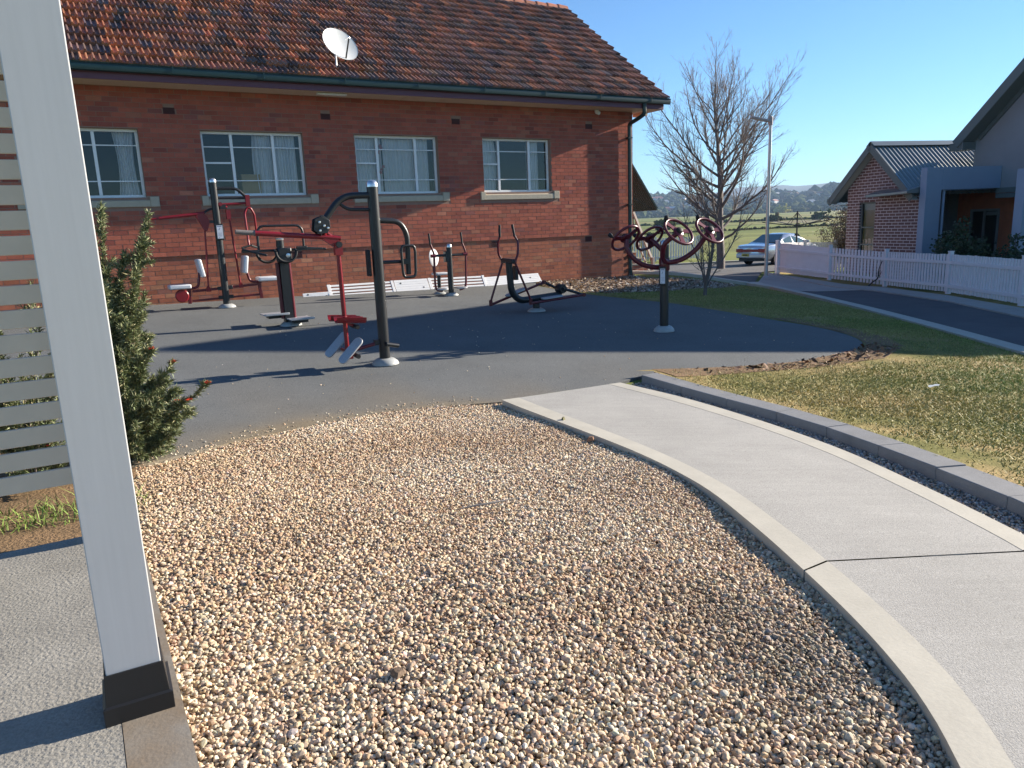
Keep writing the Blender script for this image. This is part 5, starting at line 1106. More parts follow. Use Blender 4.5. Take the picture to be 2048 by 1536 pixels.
for s in (1, -1):
    q = [(2.0, TG, TZ), (13.4, TG, TZ), (13.4, TG + s * TH, TZ - TH * TP), (2.0, TG + s * TH, TZ - TH * TP)]; rf.add(q + [(a, b_, c_ - .07) for a, b_, c_ in q], [(0, 1, 2, 3), (7, 6, 5, 4), (0, 4, 5, 1), (1, 5, 6, 2), (2, 6, 7, 3), (3, 7, 4, 0)])
r2 = rf.build('roof', zinc, hs, smooth=False); ribbed('roof_sheet', 2.0, 13.4, TG, TZ + .03, TG + TH, TZ + .03 - TH * TP, .115, r2, zinc, per=6)
b = MB()
for s in (1, -1): b.bar((1.985, TG, TZ - .10), (1.985, TG + s * TH, TZ - .10 - TH * TP), .026, .26, up=(0, s * .67, .74)); b.bar((2.2, TG, TZ - .26), (2.2, TG + s * (TH - .1), TZ - .26 - (TH - .1) * TP), .40, .03, up=(0, s * .67, .74)); b.bar((2.42, TG, TZ - .34), (2.42, TG + s * (TH - .4), TZ - .34 - (TH - .4) * TP), .04, .14, up=(0, s * .67, .74))
b.box2((2.0, -1.77, 1.62), (2.45, -2.25, 1.84)); b.build('barge_board', barge, hs, smooth=False)
# blue porch frame
b = MB(); b.box2((-.10, -2.98, WZ), (.42, -3.20, 1.10)); b.box2((.42, -2.98, .50), (2.44, -3.20, 1.10)); b.build('porch_frame', blueg, hs, smooth=False, bevel=.006)
b = MB(); b.box2((.05, -5.78, WZ), (2.44, -6.02, .85)); b.build('porch_frame', blueg, hs, smooth=False, bevel=.006)
b = MB(); b.tube([(.60, -3.1, WZ), (.60, -3.1, .5)], .04, 12); b.build('downpipe', blueg, hs)
an = thing('roof_antenna', 'thin pale aerial mast rising behind the brick gable of the villa', 'aerial', (11.9, 25.9, ZC - 1.6)); m = MB(); m.tube([(0, 0, 0), (.06, 0, 3.35)], .014, 8); m.build('mast', capsteel, an)

# ------------------------------------------------------------------ picket fences
def fence(name, label, pts, h, posts_at=None, post_h=1.02, group=None, cat='picket fence', gap=.105, pwid=.068, solid=()):
    base = g3(*pts[0]); o = thing(name, label, cat, base, 0, group); B = Vector(base)
    for i, p in enumerate(pts):
        m = MB(); q = Vector(g3(*p)) - B; m.box(q + Vector((0, 0, post_h / 2)), (.09, .09, post_h)); m.box(q + Vector((0, 0, post_h + .008)), (.105, .105, .016)); m.build('post', fencepaint, o, smooth=False)
    for i in range(len(pts) - 1):
        a, b = Vector(g3(*pts[i])), Vector(g3(*pts[i + 1])); l = (b - a).length; d = (b - a) / l; n = max(1, int((l - .1) / gap)); m = MB(); nr = Vector((-d.y, d.x, 0)).normalized(); up = Vector((0, 0, 1)); xx = Vector((d.x, d.y, 0)).normalized(); rt = Matrix((xx, nr, up)).transposed()
        for k in range(n):
            p = a + d * (.06 + (l - .12) * (k + .5) / n); m.box(p - B + Vector((0, 0, .05 + h / 2 + RNG.normal(0, .004))), (pwid if i not in solid else gap * 1.02, .018, h - .05), rt)
        for z in (.22, h - .16): m.bar(a - B + nr * .028 + Vector((0, 0, z)), b - B + nr * .028 + Vector((0, 0, z)), .035, .07)
        m.build('picket_panel', fencepaint, o, smooth=False)
    return o
fence('picket_fence', 'white picket fence curving along the driveway in front of the villa', [(9.9, 9.4), (10.1, 12.1), (10.27, 14.85), (10.46, 17.7), (10.2, 20.2), (9.39, 21.85), (8.45, 23.4)], .93, group='white picket fences', solid=(5,))
fence('picket_fence', 'white picket fence at the back of the villa yard behind the parked car', [(8.47, 23.6), (10.0, 25.3), (11.6, 26.6), (13.4, 27.6)], .93, group='white picket fences')
fence('picket_fence', 'sunlit white picket fence across the road beyond the brick steps', [(3.9, 43.2), (6.3, 43.6), (8.7, 44.1), (11.35, 44.6)], 1.32, post_h=1.40, group='white picket fences', gap=.16, pwid=.10)

# ------------------------------------------------------------------ roads and kerbs
ROAD = [(-14, 20.9), (2.9, 20.9), (6.3, 20.9), (7.1, 21.5), (8.3, 24.4), (9.0, 26.5), (12, 28.8), (40, 32), (40, 40), (12, 38.5), (-14, 34.5)]
drape('road', ROAD, .020, .9, roadm, label='sunlit asphalt street')
NK2 = [(6.75, 3.0), (6.92, 7.0), (7.05, 10.05), (7.22, 12.05), (7.42, 15.08), (7.50, 18.0), (7.40, 20.4), (7.15, 21.4)]
DF = [(9.05, 3.0), (9.05, 7.0), (9.05, 10.0), (9.14, 13.1), (9.48, 15.99), (9.35, 18.98), (8.83, 21.14), (8.35, 22.6)]
drape('driveway', NK2 + DF[::-1], .026, .5, asphalt, label='dark asphalt driveway in the shade')
NK = [(6.42, 3.0), (6.59, 7.0), (6.72, 9.8), (6.89, 12.05), (7.08, 15.08), (7.15, 18.0), (7.05, 20.1), (6.5, 20.6), (4.9, 20.75), (2.9, 20.7)]
drape('kerb', NK[:8] + [(6.75, 21.0), (7.15, 21.4)] + NK2[::-1][1:], .05, .5, border, skirt=.08, label='concrete kerb strip along the driveway')
drape('kerb', [(2.9, 20.62), (4.9, 20.66), (6.5, 20.5), (6.75, 21.0), (6.3, 20.95), (2.9, 20.92)], .06, .5, border, skirt=.1, label='concrete kerb strip along the near side of the street')
drape('crossover', [(7.42, 19.4), (9.28, 19.4), (8.83, 21.14), (8.35, 22.6), (8.28, 23.9), (7.15, 21.4), (7.38, 20.4)], .034, .5, concrete, label='concrete crossover where the driveway meets the street')
SF = [(9.85, 3.0), (9.85, 7.0), (9.85, 10.0), (9.96, 14.3), (10.15, 17.15), (9.95, 19.9), (9.15, 21.6), (8.35, 22.9), (8.6, 24.4)]
drape('footpath', DF[:-1] + [(8.35, 22.6), (8.1, 23.4)] + SF[::-1][1:], .055, .5, concrete, skirt=.08, label='concrete footpath between driveway and picket fence')
drape('kerb', [(-14, 34.6), (12, 38.6), (40, 40.1), (40, 40.5), (12, 39.0), (-14, 35.0)], .10, 1.2, border, skirt=.12, label='concrete kerb along the far side of the street')
drape('verge', [(9.85, 3), (9.85, 10), (9.98, 14.3), (10.17, 17.15), (9.97, 19.9), (9.17, 21.6), (8.4, 23.1), (8.62, 24.2), (9.5, 23.6), (10.3, 21.4), (10.9, 19), (10.9, 3)], .03, .5, lawnm, label='shaded grass strip under the picket fence')

# ------------------------------------------------------------------ brick steps with railing at the far end of the brick building
sx = thing('entry_steps', 'small brick entry steps at the far end of the brick building', 'steps', to_world(BU + .02, 1.0, 0)[:2] + (0,), YAW)
sb = bricktex('step brick', (.36, .14, .09), (.27, .10, .07), (.32, .24, .19)); zt_ = float(G(*to_world(BU + .6, 1.2, 0)[:2]))
m = MB(); n = 7
for k in range(n): m.box2((0.0, .2 + k * .24, zt_ - .3), (1.48, 3.6, zt_ + .165 * (k + 1)))
m.build('treads', sb, sx, smooth=False)
m = MB()
for k in range(n): m.box2((-.0, .17 + k * .24, zt_ + .165 * (k + 1) + .001), (1.50, .2 + (k + 1) * .24, zt_ + .165 * (k + 1) + .03))
m.build('nosing', border, sx, smooth=False)
rl = thing('stair_railing', 'pale timber railing with balusters beside the brick entry steps', 'railing', to_world(BU + .02, 1.0, 0)[:2] + (0,), YAW)
rw = mat('weathered timber rail', (.40, .34, .29), .7, var=.12, vs=6)
m = MB(); a0 = Vector((1.55, .05, -.08)); a1 = Vector((1.55, 1.32, 2.02)); m.bar(a0 + Vector((0, 0, .55)), a1 + Vector((0, 0, .55)), .07, .05); m.bar(a0, a1, .04, .045); m.bar(a1 + Vector((0, 0, .55)), a1 + Vector((0, 1.7, .55)), .07, .05); m.build('rail', rw, rl, smooth=False)
m = MB()
for k in range(15): q = a0.lerp(a1, k / 14); m.bar(q, q + Vector((0, 0, .54)), .018, .018)
for k in range(12): q = a1 + Vector((0, .13 * (k + 1), -.5)); m.bar(q, q + Vector((0, 0, 1.02)), .018, .018)
m.build('balusters', dark, rl, smooth=False)
m = MB(); m.box2((1.51, -.02, zt_ - .2), (1.59, .06, .55)); m.box2((1.51, 1.30, zt_ - .2), (1.59, 1.38, 2.68)); m.build('newel_post', rw, rl, smooth=False)

# ------------------------------------------------------------------ street lamp, clothes hoist
sl_ = thing('street_lamp', 'slim grey street lamp with a flat angled head at the fence corner', 'street lamp', g3(7.80, 22.62)); 
gal = MATS['galvanised steel']
m = MB(); m.tube([(0, 0, 0), (0, 0, 4.62)], [.055, .042], 14); m.lathe([(.09, 0), (.09, .03), (.06, .06)], (0, 0, 0), 14); m.build('pole', gal, sl_)
m = MB(); m.bar((.02, 0, 4.50), (-.60, -.06, 4.64), .14, .07); m.lathe([(.06, 4.40), (.06, 4.64), (.03, 4.66)], (0, 0, 0), 14); m.build('lamp_head', mat('lamp head enamel', (.42, .35, .33), .5), sl_, smooth=False, bevel=.015)
ch = thing('clothes_hoist', 'dark rotary clothes hoist standing in the yard behind the picket fence', 'clothes line', g3(11.75, 30.6)); zb = 2.20
m = MB(); m.tube([(0, 0, 0), (0, 0, zb + .05)], .032, 12); m.build('pole', black, ch)
m = MB()
for k in range(4):
    a = R(12 + 90 * k); d = Vector((math.cos(a), math.sin(a), 0)); m.tube([Vector((0, 0, zb - .52)), d * .7 + Vector((0, 0, zb - .46)), d * 1.55 + Vector((0, 0, zb - .34))], .019, 8); m.tube([Vector((0, 0, zb)), d * .45 + Vector((0, 0, zb - .46))], .012, 8)
m.build('arms', black, ch)
m = MB()
for r in (.7, 1.05, 1.4): m.tube([Vector((r * math.cos(R(12 + 90 * k)), r * math.sin(R(12 + 90 * k)), zb - .48 + .1 * r)) for k in range(5)], .0035, 5)
m.build('lines', capsteel, ch)

# ------------------------------------------------------------------ parked car
cr = thing('parked_car', 'silver sedan parked in the street, seen from behind, red tail lights across the boot', 'car', g3(13.0, 35.9, .02), R(36))
paint = mat('silver car paint', (.50, .53, .58), .22, .65, coat=.6); cg = mat('dark car glass', (.07, .12, .13), .06, 0, spec=.8); tyre = mat('tyre rubber', (.015, .015, .016), .8); tl = mat('red tail light', (.28, .012, .015), .2, coat=.5); tr = mat('black car trim', (.02, .02, .022), .5)
st_ = [(-2.25, .60, .46, .78, .80), (-2.18, .78, .36, .88, .90), (-1.9, .83, .28, .93, .95), (-1.35, .84, .26, .94, .97), (-1.05, .845, .25, .945, 1.10), (-.55, .85, .24, .94, 1.37), (-.1, .85, .24, .93, 1.41), (.35, .85, .24, .92, 1.38), (.95, .845, .24, .91, 1.06), (1.15, .84, .25, .90, .94), (1.7, .82, .28, .80, .83), (2.1, .76, .36, .68, .70), (2.25, .58, .44, .60, .61)]
V = []; F = []; ns = 11
def csec(s):
    x, w_, zb_, zl, zt_ = s; k = (zt_ - zl); rw_ = w_ - .02 - .27 * min(k / .45, 1); tp = min(rw_, w_ - .05)
    return [(x, 0, zb_), (x, w_ * .86, zb_), (x, w_ * .97, zb_ + .12), (x, w_, (zb_ + zl) / 2 + .05), (x, w_ * .985, zl - .05), (x, w_ * .955, zl), (x, tp + .02, zl + k * .86), (x, tp - .05, zt_ - .012 * (k > .02)), (x, tp * .55, zt_ + .012), (x, 0, zt_ + .018)]
S2 = [csec(s) for s in st_]; n = len(S2[0]); body = MB()
for s in (1, -1):
    vs = [(p[0], p[1] * s, p[2]) for sec in S2 for p in sec]
    fs = [(i * n + k, (i + 1) * n + k, (i + 1) * n + k + 1, i * n + k + 1)[::s] for i in range(len(S2) - 1) for k in range(n - 1)] + [tuple(range(n))[::s], tuple((len(S2) - 1) * n + k for k in range(n))[::-s]]
    body.add(vs, fs)
bo_ = body.build('body', paint, cr, ang=32)
def lerp3(a, b, t): return Vector(a).lerp(Vector(b), t)
gm = MB()
def glz(i0, t0, i1, t1, lo=.08, hi=.86, out=.008):
    for s in (1, -1):
        q = []
        for i, t in ((i0, t0), (i1, t1)):
            A_ = [lerp3(S2[i][k], S2[i + 1][k], t) for k in (5, 6)]; q += [A_[0].lerp(A_[1], lo), A_[0].lerp(A_[1], hi)]
        q = [Vector((v.x, (v.y + out) * s, v.z + out * .4)) for v in q]; gm.add(q, [(0, 2, 3, 1)[::s]])
glz(4, .35, 5, .85, .1); glz(6, .1, 7, .85, .1)
for i0, t0, i1, t1 in ((3, .25, 4, .92), (7, .12, 8, .9)):
    a = lerp3(S2[i0][6], S2[i0 + 1][6], t0); a2 = lerp3(S2[i1][6], S2[i1 + 1][6], t1); c0 = lerp3(S2[i0][9], S2[i0 + 1][9], t0); c1 = lerp3(S2[i1][9], S2[i1 + 1][9], t1)
    gm.add([(a.x, .66, c0.z + .012), (a.x, -.66, c0.z + .012), (a2.x, -.56, c1.z + .004), (a2.x, .56, c1.z + .004)], [(0, 1, 2, 3)] if i0 < 5 else [(3, 2, 1, 0)])
gm.build('windows', cg, cr, smooth=False)
for s in (1, -1):
    m = MB(); m.box((-2.235, s * .60, .70), (.10, .36, .16)); m.build('tail_light', tl, cr, bevel=.02)
m = MB(); m.box((-2.262, 0, .70), (.05, .86, .12)); m.build('reflector_panel', tl, cr, bevel=.01)
m = MB(); m.box((-2.24, 0, .46), (.16, 1.5, .22)); m.build('bumper', paint, cr, bevel=.05, seg=3)
m = MB(); m.box((-2.335, .22, .50), (.012, .38, .13)); m.build('number_plate', mat('yellow number plate', (.55, .45, .05), .5), cr, smooth=False)
m = MB(); m.box((-2.342, .22, .50), (.004, .25, .05)); m.build('plate_marks', dark, cr, smooth=False)
m = MB(); m.box((-1.9, 0, .30), (.5, 1.4, .16)); m.build('underbody', tr, cr, smooth=False)
for x in (-1.35, 1.35):
    for s in (1, -1):
        m = MB(); m.lathe([(.20, -.09), (.29, -.095), (.31, -.06), (.31, .06), (.29, .095), (.20, .09)], (x, s * .74, .31), 24, (0, 1, 0)); w_ = m.build('wheel', tyre, cr); m = MB(); m.lathe([(.20, -.085), (.0, -.075)], (x, s * .74, .31), 20, (0, 1, 0)); m.lathe([(.20, .085), (.0, .075)], (x, s * .74, .31), 20, (0, 1, 0)); m.build('hubcap', capsteel, w_)
for s in (1, -1):
    m = MB(); m.box((.78, s * .95, .98), (.10, .18, .12)); m.build('mirror', paint, cr, bevel=.03)
# ------------------------------------------------------------------ bare trees
def fast_tubes(segs, name, material, parent, sides=5):
    """segs: list of (points (n,3), radii (n,)); all tubes in one mesh"""
    V = []; F = []; o = 0
    for P, r in segs:
        P = np.asarray(P, float); n = len(P); sd = sides if r[0] > .012 else 3
        T = np.gradient(P, axis=0); T /= np.linalg.norm(T, axis=1, keepdims=True) + 1e-9
        u = np.array([.31, .95, .05]); X_ = np.cross(T, u); X_ /= np.linalg.norm(X_, axis=1, keepdims=True) + 1e-9; Y_ = np.cross(T, X_); a = np.arange(sd) * 2 * np.pi / sd
        R_ = P[:, None] + (X_[:, None] * np.cos(a)[None, :, None] + Y_[:, None] * np.sin(a)[None, :, None]) * np.asarray(r)[:, None, None]
        V.append(R_.reshape(-1, 3)); i = np.arange(n - 1)[:, None] * sd; k = np.arange(sd)[None]; k2 = (k + 1) % sd
        F.append((np.stack([i + k, i + k2, i + sd + k2, i + sd + k], -1) + o).reshape(-1, 4)); o += n * sd
    return np_mesh(name, np.concatenate(V), np.concatenate(F), None, material, parent, True)
def grow(p, d, L, r0, r1, rng, n=8, wob=.10, up=.12):
    P = [np.array(p, float)]; d = np.array(d, float); d /= np.linalg.norm(d)
    for k in range(n):
        d = d + rng.normal(0, wob, 3) + np.array([0, 0, up]); d /= np.linalg.norm(d); P.append(P[-1] + d * L / n)
    return np.array(P), np.linspace(r0, r1, n + 1)
def side_dir(t, ang, az):
    t = t / np.linalg.norm(t); u = np.array([1., .2, 0]) if abs(t[2]) > .9 else np.array([0, 0, 1.]); x = np.cross(t, u); x /= np.linalg.norm(x); y = np.cross(t, x)
    return t * math.cos(ang) + (x * math.cos(az) + y * math.sin(az)) * math.sin(ang)
def bare_tree(name, label, base, H, rng, spread, first, r0, nl, group=None, twig=1.1):
    o = thing(name, label, 'tree', base, rng.uniform(0, 6), group); big = []; small = []
    P, r = grow((0, 0, -.1), (0.0, 0, 1), H * .97, r0, .012, rng, 18, .025, .05); big.append((P, r)); az = 0.0
    def prof(h): x = (h - first) / (H - first); return spread * (max(0.02, math.sin(math.pi * min(1, .18 + x * .86))) ** .8)
    def sub(P, r, lev, L):
        n = len(P)
        cnt = int(L * (4.0 if lev == 1 else 5.2) * twig) + 1
        for k in range(cnt):
            t = rng.uniform(.18, .98); i = min(int(t * (n - 1)), n - 2); q = P[i] + (P[i + 1] - P[i]) * (t * (n - 1) - i); tn = P[i + 1] - P[i]
            l = L * rng.uniform(.25, .5) * (1.12 - t * .7)
            if l < .08: continue
            d = side_dir(tn, rng.uniform(.35, .8), rng.uniform(0, 6.28)); rr = max(r[i] * .5, .0042)
            Q, rq = grow(q, d, l, rr, .0026, rng, 6 if l > .4 else 4, .10, .10); (big if rr > .012 else small).append((Q, rq))
            if lev < 3 and l > .22: sub(Q, rq, lev + 1, l)
    for k in range(nl):
        h = first + (H * .86 - first) * (k / nl) ** 1.15; i = min(int((h + .1) / (H * .97) * 18), 17); q = P[i]; az += 2.4 + rng.normal(0, .3); rad_ = prof(h) ; x = (h - first) / (H - first)
        ang = R(70 - 36 * x + rng.normal(0, 6)); l = max(.5, rad_ * 1.62 * rng.uniform(.85, 1.15)); rr = max(.012, min(r[i] * .55, .013 + .015 * l))
        d = np.array([math.cos(az) * math.sin(ang), math.sin(az) * math.sin(ang), math.cos(ang)]); Q, rq = grow(q, d, l, rr, .005, rng, 11, .075, .085); big.append((Q, rq)); sub(Q, rq, 1, l)
    sub(P[8:], r[8:], 2, H * .28)
    fast_tubes(big, 'trunk', barkm, o, 6); fast_tubes(small, 'twigs', twigm, o); return o
rng = np.random.default_rng(17)
bare_tree('bare_tree', 'tall leafless tree across the road beside the parked car', g3(9.15, 32.2), 8.1, rng, 2.75, 1.35, .19, 34)
# young multi-stemmed tree on the lawn
o = thing('young_tree', 'small leafless multi-stemmed tree on the lawn behind the hand wheels', 'tree', g3(4.08, 15.48), 0); big = []; small = []
P, r = grow((0, 0, -.1), (.03, 0, 1), .50, .045, .032, rng, 4, .03, 0); big.append((P, r))
for k in range(9):
    a = k * 2.4; s = rng.uniform(.2, .62); q = P[rng.integers(2, 5)]; Q, rq = grow(q, (math.cos(a) * s, math.sin(a) * s * .8, 1), rng.uniform(1.1, 2.3) if k % 3 else 2.5, .017, .004, rng, 14, .055, .03); big.append((Q, rq))
    for j in range(13):
        i = rng.integers(2, 13); d = side_dir(Q[i + 1] - Q[i], rng.uniform(.5, 1.0), rng.uniform(0, 6.28)); l = rng.uniform(.15, .55); W, rw_ = grow(Q[i], d, l, .0065, .0025, rng, 5, .09, .08); small.append((W, rw_))
        for q2 in range(3):
            e = rng.integers(1, 5); d2 = side_dir(W[e] - W[e - 1], .6, rng.uniform(0, 6.28)); small.append(grow(W[e], d2, l * .4, .004, .002, rng, 3, .1, .05))
fast_tubes(big, 'trunk', barkm, o, 7); fast_tubes(small, 'twigs', barkm, o)
# bent dark branch by the fence
o = thing('bare_sapling', 'thin bent dark sapling in front of the picket fence', 'sapling', g3(9.78, 20.35)); m = MB(); m.tube(spl([(0, 0, 0), (.13, -.05, .15), (.24, -.1, .26), (.26, -.1, .5), (.33, -.12, .72)]), [.02] * 20 + [.012] * 9, 7); m.tube([(.24, -.1, .30), (.30, -.12, .36), (.33, -.1, .43)], .007, 5); m.build('stem', black, o)

def leafy(name, label, base, rx, ry, h, n, pal, w, rng, L=.07, W=.022, cat='shrub', group=None, bare=.0, z0=.1):
    o = thing(name, label, cat, base, 0, group); lim = []; tips = []
    for k in range(34):
        a = rng.uniform(0, 6.28); e = rng.uniform(.15, 1); d = (math.cos(a) * rx * e, math.sin(a) * ry * e, h * rng.uniform(.5, 1.0) * (1.05 - .35 * e)); t = np.linspace(0, 1, 7)[:, None]; q = np.array(d) * np.concatenate([t ** .8, t ** .8, t], 1) + np.cumsum(rng.normal(0, .02, (7, 3)), 0) * t; lim.append((q, np.linspace(.02, .004, 7))); tips.append(q)
        for j in range(int(10 * (1 + bare * 2))):
            i = rng.integers(2, 7); dd = rng.normal(0, 1, 3); dd[2] = abs(dd[2]); dd /= np.linalg.norm(dd); e_ = q[i] + dd * rng.uniform(.1, .35) * h * .3; lim.append((np.array([q[i], (q[i] + e_) / 2, e_]), np.array([.007, .005, .003]))); tips.append(np.array([q[i], (q[i] + e_) / 2, e_]))
    fast_tubes(lim, 'stems', twigm if bare else barkm, o, 5)
    T = np.concatenate(tips); T = T[T[:, 2] > z0]; c = T[rng.integers(0, len(T), n)] + rng.normal(0, .05 * h, (n, 3)); D = rng.normal(0, 1, (n, 3)); V, F, C = leafmesh(c, D, L * rng.lognormal(0, .3, n), W * rng.uniform(.7, 1.4, n), rng, pal, w); np_mesh('foliage', V, F, C, leafm, o); return o
leafy('dense_shrub', 'dense dark green shrub in front of the blue grey porch frame', g3(11.35, 18.95), .62, .85, 1.55, 9000, [(.03, .055, .028), (.05, .075, .035), (.02, .04, .02)], [.4, .3, .3], rng, .075, .028)
leafy('dense_shrub', 'dark green shrub behind the picket fence right of the porch window', g3(11.7, 17.2), .5, .9, 1.25, 5000, [(.03, .055, .028), (.05, .075, .035), (.02, .04, .02)], [.4, .3, .3], rng, .075, .028)
leafy('twiggy_shrub', 'brown half bare shrub at the left corner of the villa', g3(12.05, 26.6), 1.0, .8, 2.35, 7000, [(.20, .13, .09), (.12, .10, .06), (.28, .19, .14)], [.4, .4, .2], rng, .05, .018, bare=2.0)

# ------------------------------------------------------------------ fields, hills and the town beyond
def hill(name, r0, r1, r2, a0, a1, prof, label, matl, na=150, nr=34):
    V = []; A_ = np.radians(np.linspace(a0, a1, na)); Rr = np.linspace(r0, r2, nr)
    for rr in Rr:
        t = np.clip((rr - r0) / (r1 - r0), 0, 1); t = t * t * (3 - 2 * t); h = prof(A_, rr) * t + .5
        V.append(np.stack([rr * np.sin(A_), rr * np.cos(A_), h + ZC], 1))
    V = np.concatenate(V); i = np.arange(nr - 1)[:, None] * na; j = np.arange(na - 1)[None]
    F = np.stack([i + j, i + j + 1, i + na + j + 1, i + na + j], -1).reshape(-1, 4); o = np_mesh(name, V, F[:, ::-1], None, matl, None, True); o['kind'] = 'structure'; o['label'] = label; return o
hm1 = mat('wooded hillside', (.075, .085, .035), .95, col2=(.15, .15, .06), vs=.006, var=.3, spec=.05)
def p1(a, r): a = np.degrees(a); return 44 + 5 * np.sin(a * .55 + 1) + 4 * np.sin(a * 1.7) + 3 * np.sin(a * .9 + r * .002) + 2.0 * np.sin(a * 4.1) + np.where(a > 17, (a - 17) * 1.2, 0)
hill('hills', 1080, 2050, 2600, -40, 75, p1, 'wooded hillside with scattered houses', hm1)
def p2(a, r): a = np.degrees(a); return 118 + 22 * np.sin(a * .22 - 3.2) + 7 * np.sin(a * .8) + 3 * np.sin(a * 2.3)
hill('hills', 3000, 3900, 4100, -40, 75, p2, 'far blue range on the horizon', mat('far range', (.07, .085, .06), .95, var=.2, vs=.004), 120, 8)
def hz(a, rr): t = np.clip((rr - 1080) / (2050 - 1080), 0, 1); t = t * t * (3 - 2 * t); return p1(a, rr) * t + .5 + ZC
rng = np.random.default_rng(33)
N_ = 14000; a = np.radians(rng.uniform(-8, 48, N_)); rr = 1090 + 1150 * rng.random(N_) ** .8
cl = pnoise(np.degrees(a), rr / 60, 1.0, 4) + .6 * pnoise(np.degrees(a), rr / 60, 3.1, 8); k = rng.random(N_) < np.clip(.62 + .55 * cl, .04, 1); a, rr = a[k], rr[k]
v0, f0 = ICO[1]; n = len(a); s = rng.lognormal(math.log(4.8), .35, n); sc_ = np.stack([s * rng.uniform(.8, 1.4, n), s * rng.uniform(.8, 1.4, n), s * rng.uniform(.8, 1.3, n)], 1)
V = v0[None] * sc_[:, None] * (1 + rng.normal(0, .16, (n, len(v0), 1))) + np.stack([rr * np.sin(a), rr * np.cos(a), hz(a, rr) + s * .55], 1)[:, None]; F = (f0[None] + (np.arange(n) * len(v0))[:, None, None]).reshape(-1, 3)
C = stone_cols(n, rng, [(.035, .05, .025), (.055, .07, .03), (.075, .085, .04), (.09, .08, .05), (.13, .13, .045)], [.35, .3, .2, .1, .05])
tag(np_mesh('distant_trees', V.reshape(-1, 3), F, np.repeat(C, len(v0), 0), farleaf), 'dark bush and garden trees covering the far hillside', 'woodland', kind='stuff')
# houses of the far town, each its own small block with a roof
hw = [mat('far white wall', (.62, .60, .56), .8), mat('far cream wall', (.45, .38, .28), .8), mat('far brick wall', (.30, .16, .11), .8)]; hr = [mat('far grey roof', (.28, .29, .31), .6), mat('far red roof', (.34, .13, .09), .7), mat('far pale roof', (.5, .5, .5), .5)]
proto = []
for q in range(6):
    m = MB(); W_, D_, H_ = rng.uniform(12, 22), rng.uniform(9, 12), rng.uniform(3.2, 5.5); m.cur = 0; m.box2((-W_ / 2, -D_ / 2, -2), (W_ / 2, D_ / 2, H_)); m.cur = 1
    for s in (1, -1): m.add([(-W_ / 2 - .5, s * (D_ / 2 + .6), H_ - .2), (W_ / 2 + .5, s * (D_ / 2 + .6), H_ - .2), (W_ / 2 - 2, 0, H_ + 2.8), (-W_ / 2 + 2, 0, H_ + 2.8)], [(0, 1, 2, 3)[::s]]); m.add([(s * (W_ / 2 + .5), -D_ / 2 - .6, H_ - .2), (s * (W_ / 2 + .5), D_ / 2 + .6, H_ - .2), (s * (W_ / 2 - 2), 0, H_ + 2.8)], [(0, 1, 2)[::s]])
    m.cur = 2
    for x in (-.3, 0.05, .32): m.box2((W_ * x - 1, -D_ / 2 - .05, 1), (W_ * x + 1, -D_ / 2 - .01, 2.4))
    me = bpy.data.meshes.new('house_block'); me.from_pydata(m.v, [], m.f); [me.materials.append(x) for x in (hw[q % 3], hr[(q * 2 + q // 3) % 3], dark)]; me.polygons.foreach_set('material_index', m.m); proto.append(me)
for k in range(46):
    aa = np.radians(rng.uniform(9.5, 15.5) if k < 32 else rng.uniform(15.5, 23.5)); r_k = rng.uniform(1250, 1980); x, y = r_k * math.sin(aa), r_k * math.cos(aa)
    h = bpy.data.objects.new('distant_house', proto[k % 6]); COL.objects.link(h); h.location = (x, y, float(hz(np.array(aa), r_k)) + 2.0); h.rotation_euler = (0, 0, rng.uniform(-.8, .8)); tag(h, 'tiny pale house among trees on the far hillside', 'house', 'houses of the far town')
# hedgerow lines and bushes out in the fields
pal = [(.045, .06, .03), (.07, .08, .035), (.10, .085, .05)]
def clump(P, s, rng):
    n = len(P); V = v0[None] * (s[:, None] * rng.uniform(.8, 1.3, (n, 3)))[:, None] * (1 + rng.normal(0, .2, (n, len(v0), 1))) + P[:, None]; F = (f0[None] + (np.arange(n) * len(v0))[:, None, None]).reshape(-1, 3); C = stone_cols(n, rng, pal, [.4, .35, .25]); return V.reshape(-1, 3), F, np.repeat(C, len(v0), 0)
for (x0, y0, x1, y1, s, n, lb) in ((2, 152, 120, 190, .20, 1500, 'low dark scrub line along the nearer field fence'), (20, 330, 260, 330, .45, 1500, 'low dark scrub line between the far fields'), (60, 1010, 620, 960, 2.6, 900, 'row of trees at the foot of the far hill')):
    t = rng.random(n); x = x0 + (x1 - x0) * t; y = y0 + (y1 - y0) * t + rng.normal(0, 3 * s, n); P = np.stack([x, y, G(x, y) + s * .4], 1); V, F, C = clump(P, s * rng.lognormal(0, .4, n), rng); tag(np_mesh('hedgerow', V, F, C, farleaf), lb, 'hedgerow', kind='stuff')
for (px, d, s, lb) in ((.208, 210, 2.6, 'grey green bush in the field left of the bare tree'), (.262, 260, 2.3, 'dark bush in the field behind the bare tree trunk'), (.352, 300, 2.7, 'dark bush in the field right of the lamp pole'), (.412, 310, 3.0, 'wide dark bush in the field above the clothes hoist'), (.3625, 900, 7.5, 'pale yellow tree at the foot of the far hill'), (.385, 170, .8, 'small dark bush in the field left of the hoist pole')):
    x, y = px * d, d; n = 130; P = np.stack([x + rng.normal(0, s * .45, n), y + rng.normal(0, s * .45, n), float(G(x, y)) + np.abs(rng.normal(s * .45, s * .28, n))], 1); V, F, C = clump(P, s * .15 * rng.lognormal(0, .3, n), rng)
    if 'yellow' in lb: C = np.clip(np.array([.36, .33, .10]) * (1 + rng.normal(0, .12, (len(V), 1))), 0, 1)
    tag(np_mesh('field_bush', V, F, C, farleaf), lb, 'bush', 'bushes out in the fields')
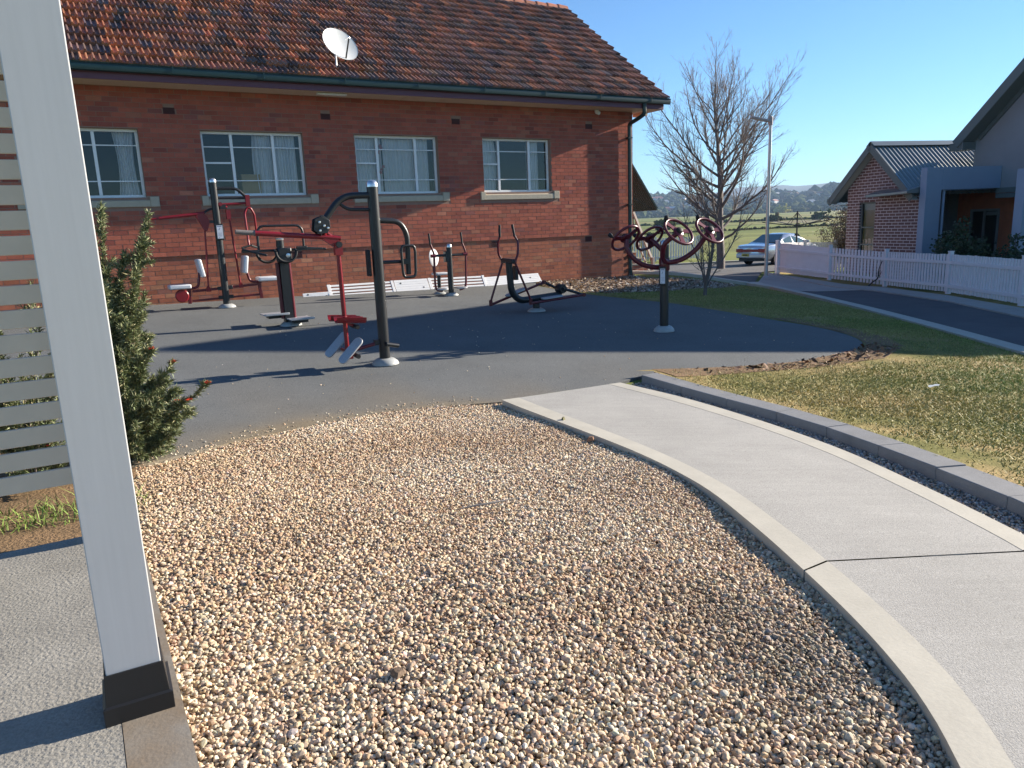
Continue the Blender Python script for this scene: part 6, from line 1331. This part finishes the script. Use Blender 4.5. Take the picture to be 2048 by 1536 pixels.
# light settings
EL, AZ_S = 19.5, 24.2          # sun elevation; azimuth from +X
SKY, SUN, EXPO, DUST, HAZE = 0.064, 5.0, 1.38, 0.0, 1.5e-4
TINT = (0.56, 0.82, 1.08)
# ------------------------------------------------------------------ air, sky, sun, camera
hzb = MB(); hzb.box2((-4600, -300, -12), (4600, 4600, 190)); hm_ = bpy.data.materials.new('haze'); hm_.use_nodes = True; nt = hm_.node_tree; nt.nodes.remove(nt.nodes['Principled BSDF'])
pv = nt.nodes.new('ShaderNodeVolumePrincipled'); pv.inputs['Color'].default_value = (.50, .70, 1.0, 1); pv.inputs['Density'].default_value = HAZE; pv.inputs['Anisotropy'].default_value = .1
nt.links.new(pv.outputs[0], nt.nodes['Material Output'].inputs['Volume'])
ho = hzb.build('haze', hm_, None, smooth=False); ho['kind'] = 'stuff'; ho['label'] = 'thin blue air over the valley'
W = bpy.data.worlds.new('World'); S.world = W; W.use_nodes = True; nt = W.node_tree
sky = nt.nodes.new('ShaderNodeTexSky'); sky.sky_type = 'NISHITA'; sky.sun_disc = False; sky.sun_elevation = R(EL); sky.sun_rotation = R(90 - AZ_S); sky.altitude = 300; sky.air_density = 1.0; sky.dust_density = DUST; sky.ozone_density = 2.0
bg = nt.nodes['Background']; bg.inputs['Strength'].default_value = SKY
mx = nt.nodes.new('ShaderNodeMix'); mx.data_type = 'RGBA'; mx.blend_type = 'MULTIPLY'; mx.inputs['Factor'].default_value = 1; mx.inputs['B'].default_value = (*TINT, 1); nt.links.new(sky.outputs[0], mx.inputs['A']); nt.links.new(mx.outputs['Result'], bg.inputs['Color'])
sd = Vector((math.cos(R(EL)) * math.cos(R(AZ_S)), math.cos(R(EL)) * math.sin(R(AZ_S)), math.sin(R(EL))))
su = bpy.data.lights.new('sun', 'SUN'); su.energy = SUN; su.angle = R(.53); su.color = (1.0, .90, .76); so = bpy.data.objects.new('sun', su); COL.objects.link(so); so.rotation_euler = sd.to_track_quat('Z', 'Y').to_euler(); so.location = (20, 10, 30)
cd = bpy.data.cameras.new('camera'); cd.sensor_width = 36; cd.lens = 36 * 1488.36 / 2048; cd.clip_start = .05; cd.clip_end = 12000; co = bpy.data.objects.new('camera', cd); COL.objects.link(co); S.camera = co
p_, r_r = .2096, -.04026; cp, sp = math.cos(p_), math.sin(p_); F_ = Vector((0, cp, -sp)); U_ = Vector((0, sp, cp)); X_ = Vector((1, 0, 0)); c_, s_ = math.cos(r_r), math.sin(r_r)
rt = X_ * c_ + U_ * s_; up = X_ * -s_ + U_ * c_; co.matrix_world = Matrix(((rt.x, up.x, -F_.x, 0), (rt.y, up.y, -F_.y, 0), (rt.z, up.z, -F_.z, ZC), (0, 0, 0, 1)))
S.view_settings.view_transform = 'Standard'; S.view_settings.look = 'None'; S.view_settings.exposure = EXPO; S.view_settings.gamma = 1
S.render.resolution_x = 1024; S.render.resolution_y = 768
cy = S.cycles; cy.use_denoising = True; cy.max_bounces = 8; cy.diffuse_bounces = 3; cy.glossy_bounces = 3; cy.transmission_bounces = 4; cy.transparent_max_bounces = 12; cy.volume_bounces = 0; cy.caustics_reflective = False; cy.caustics_refractive = False
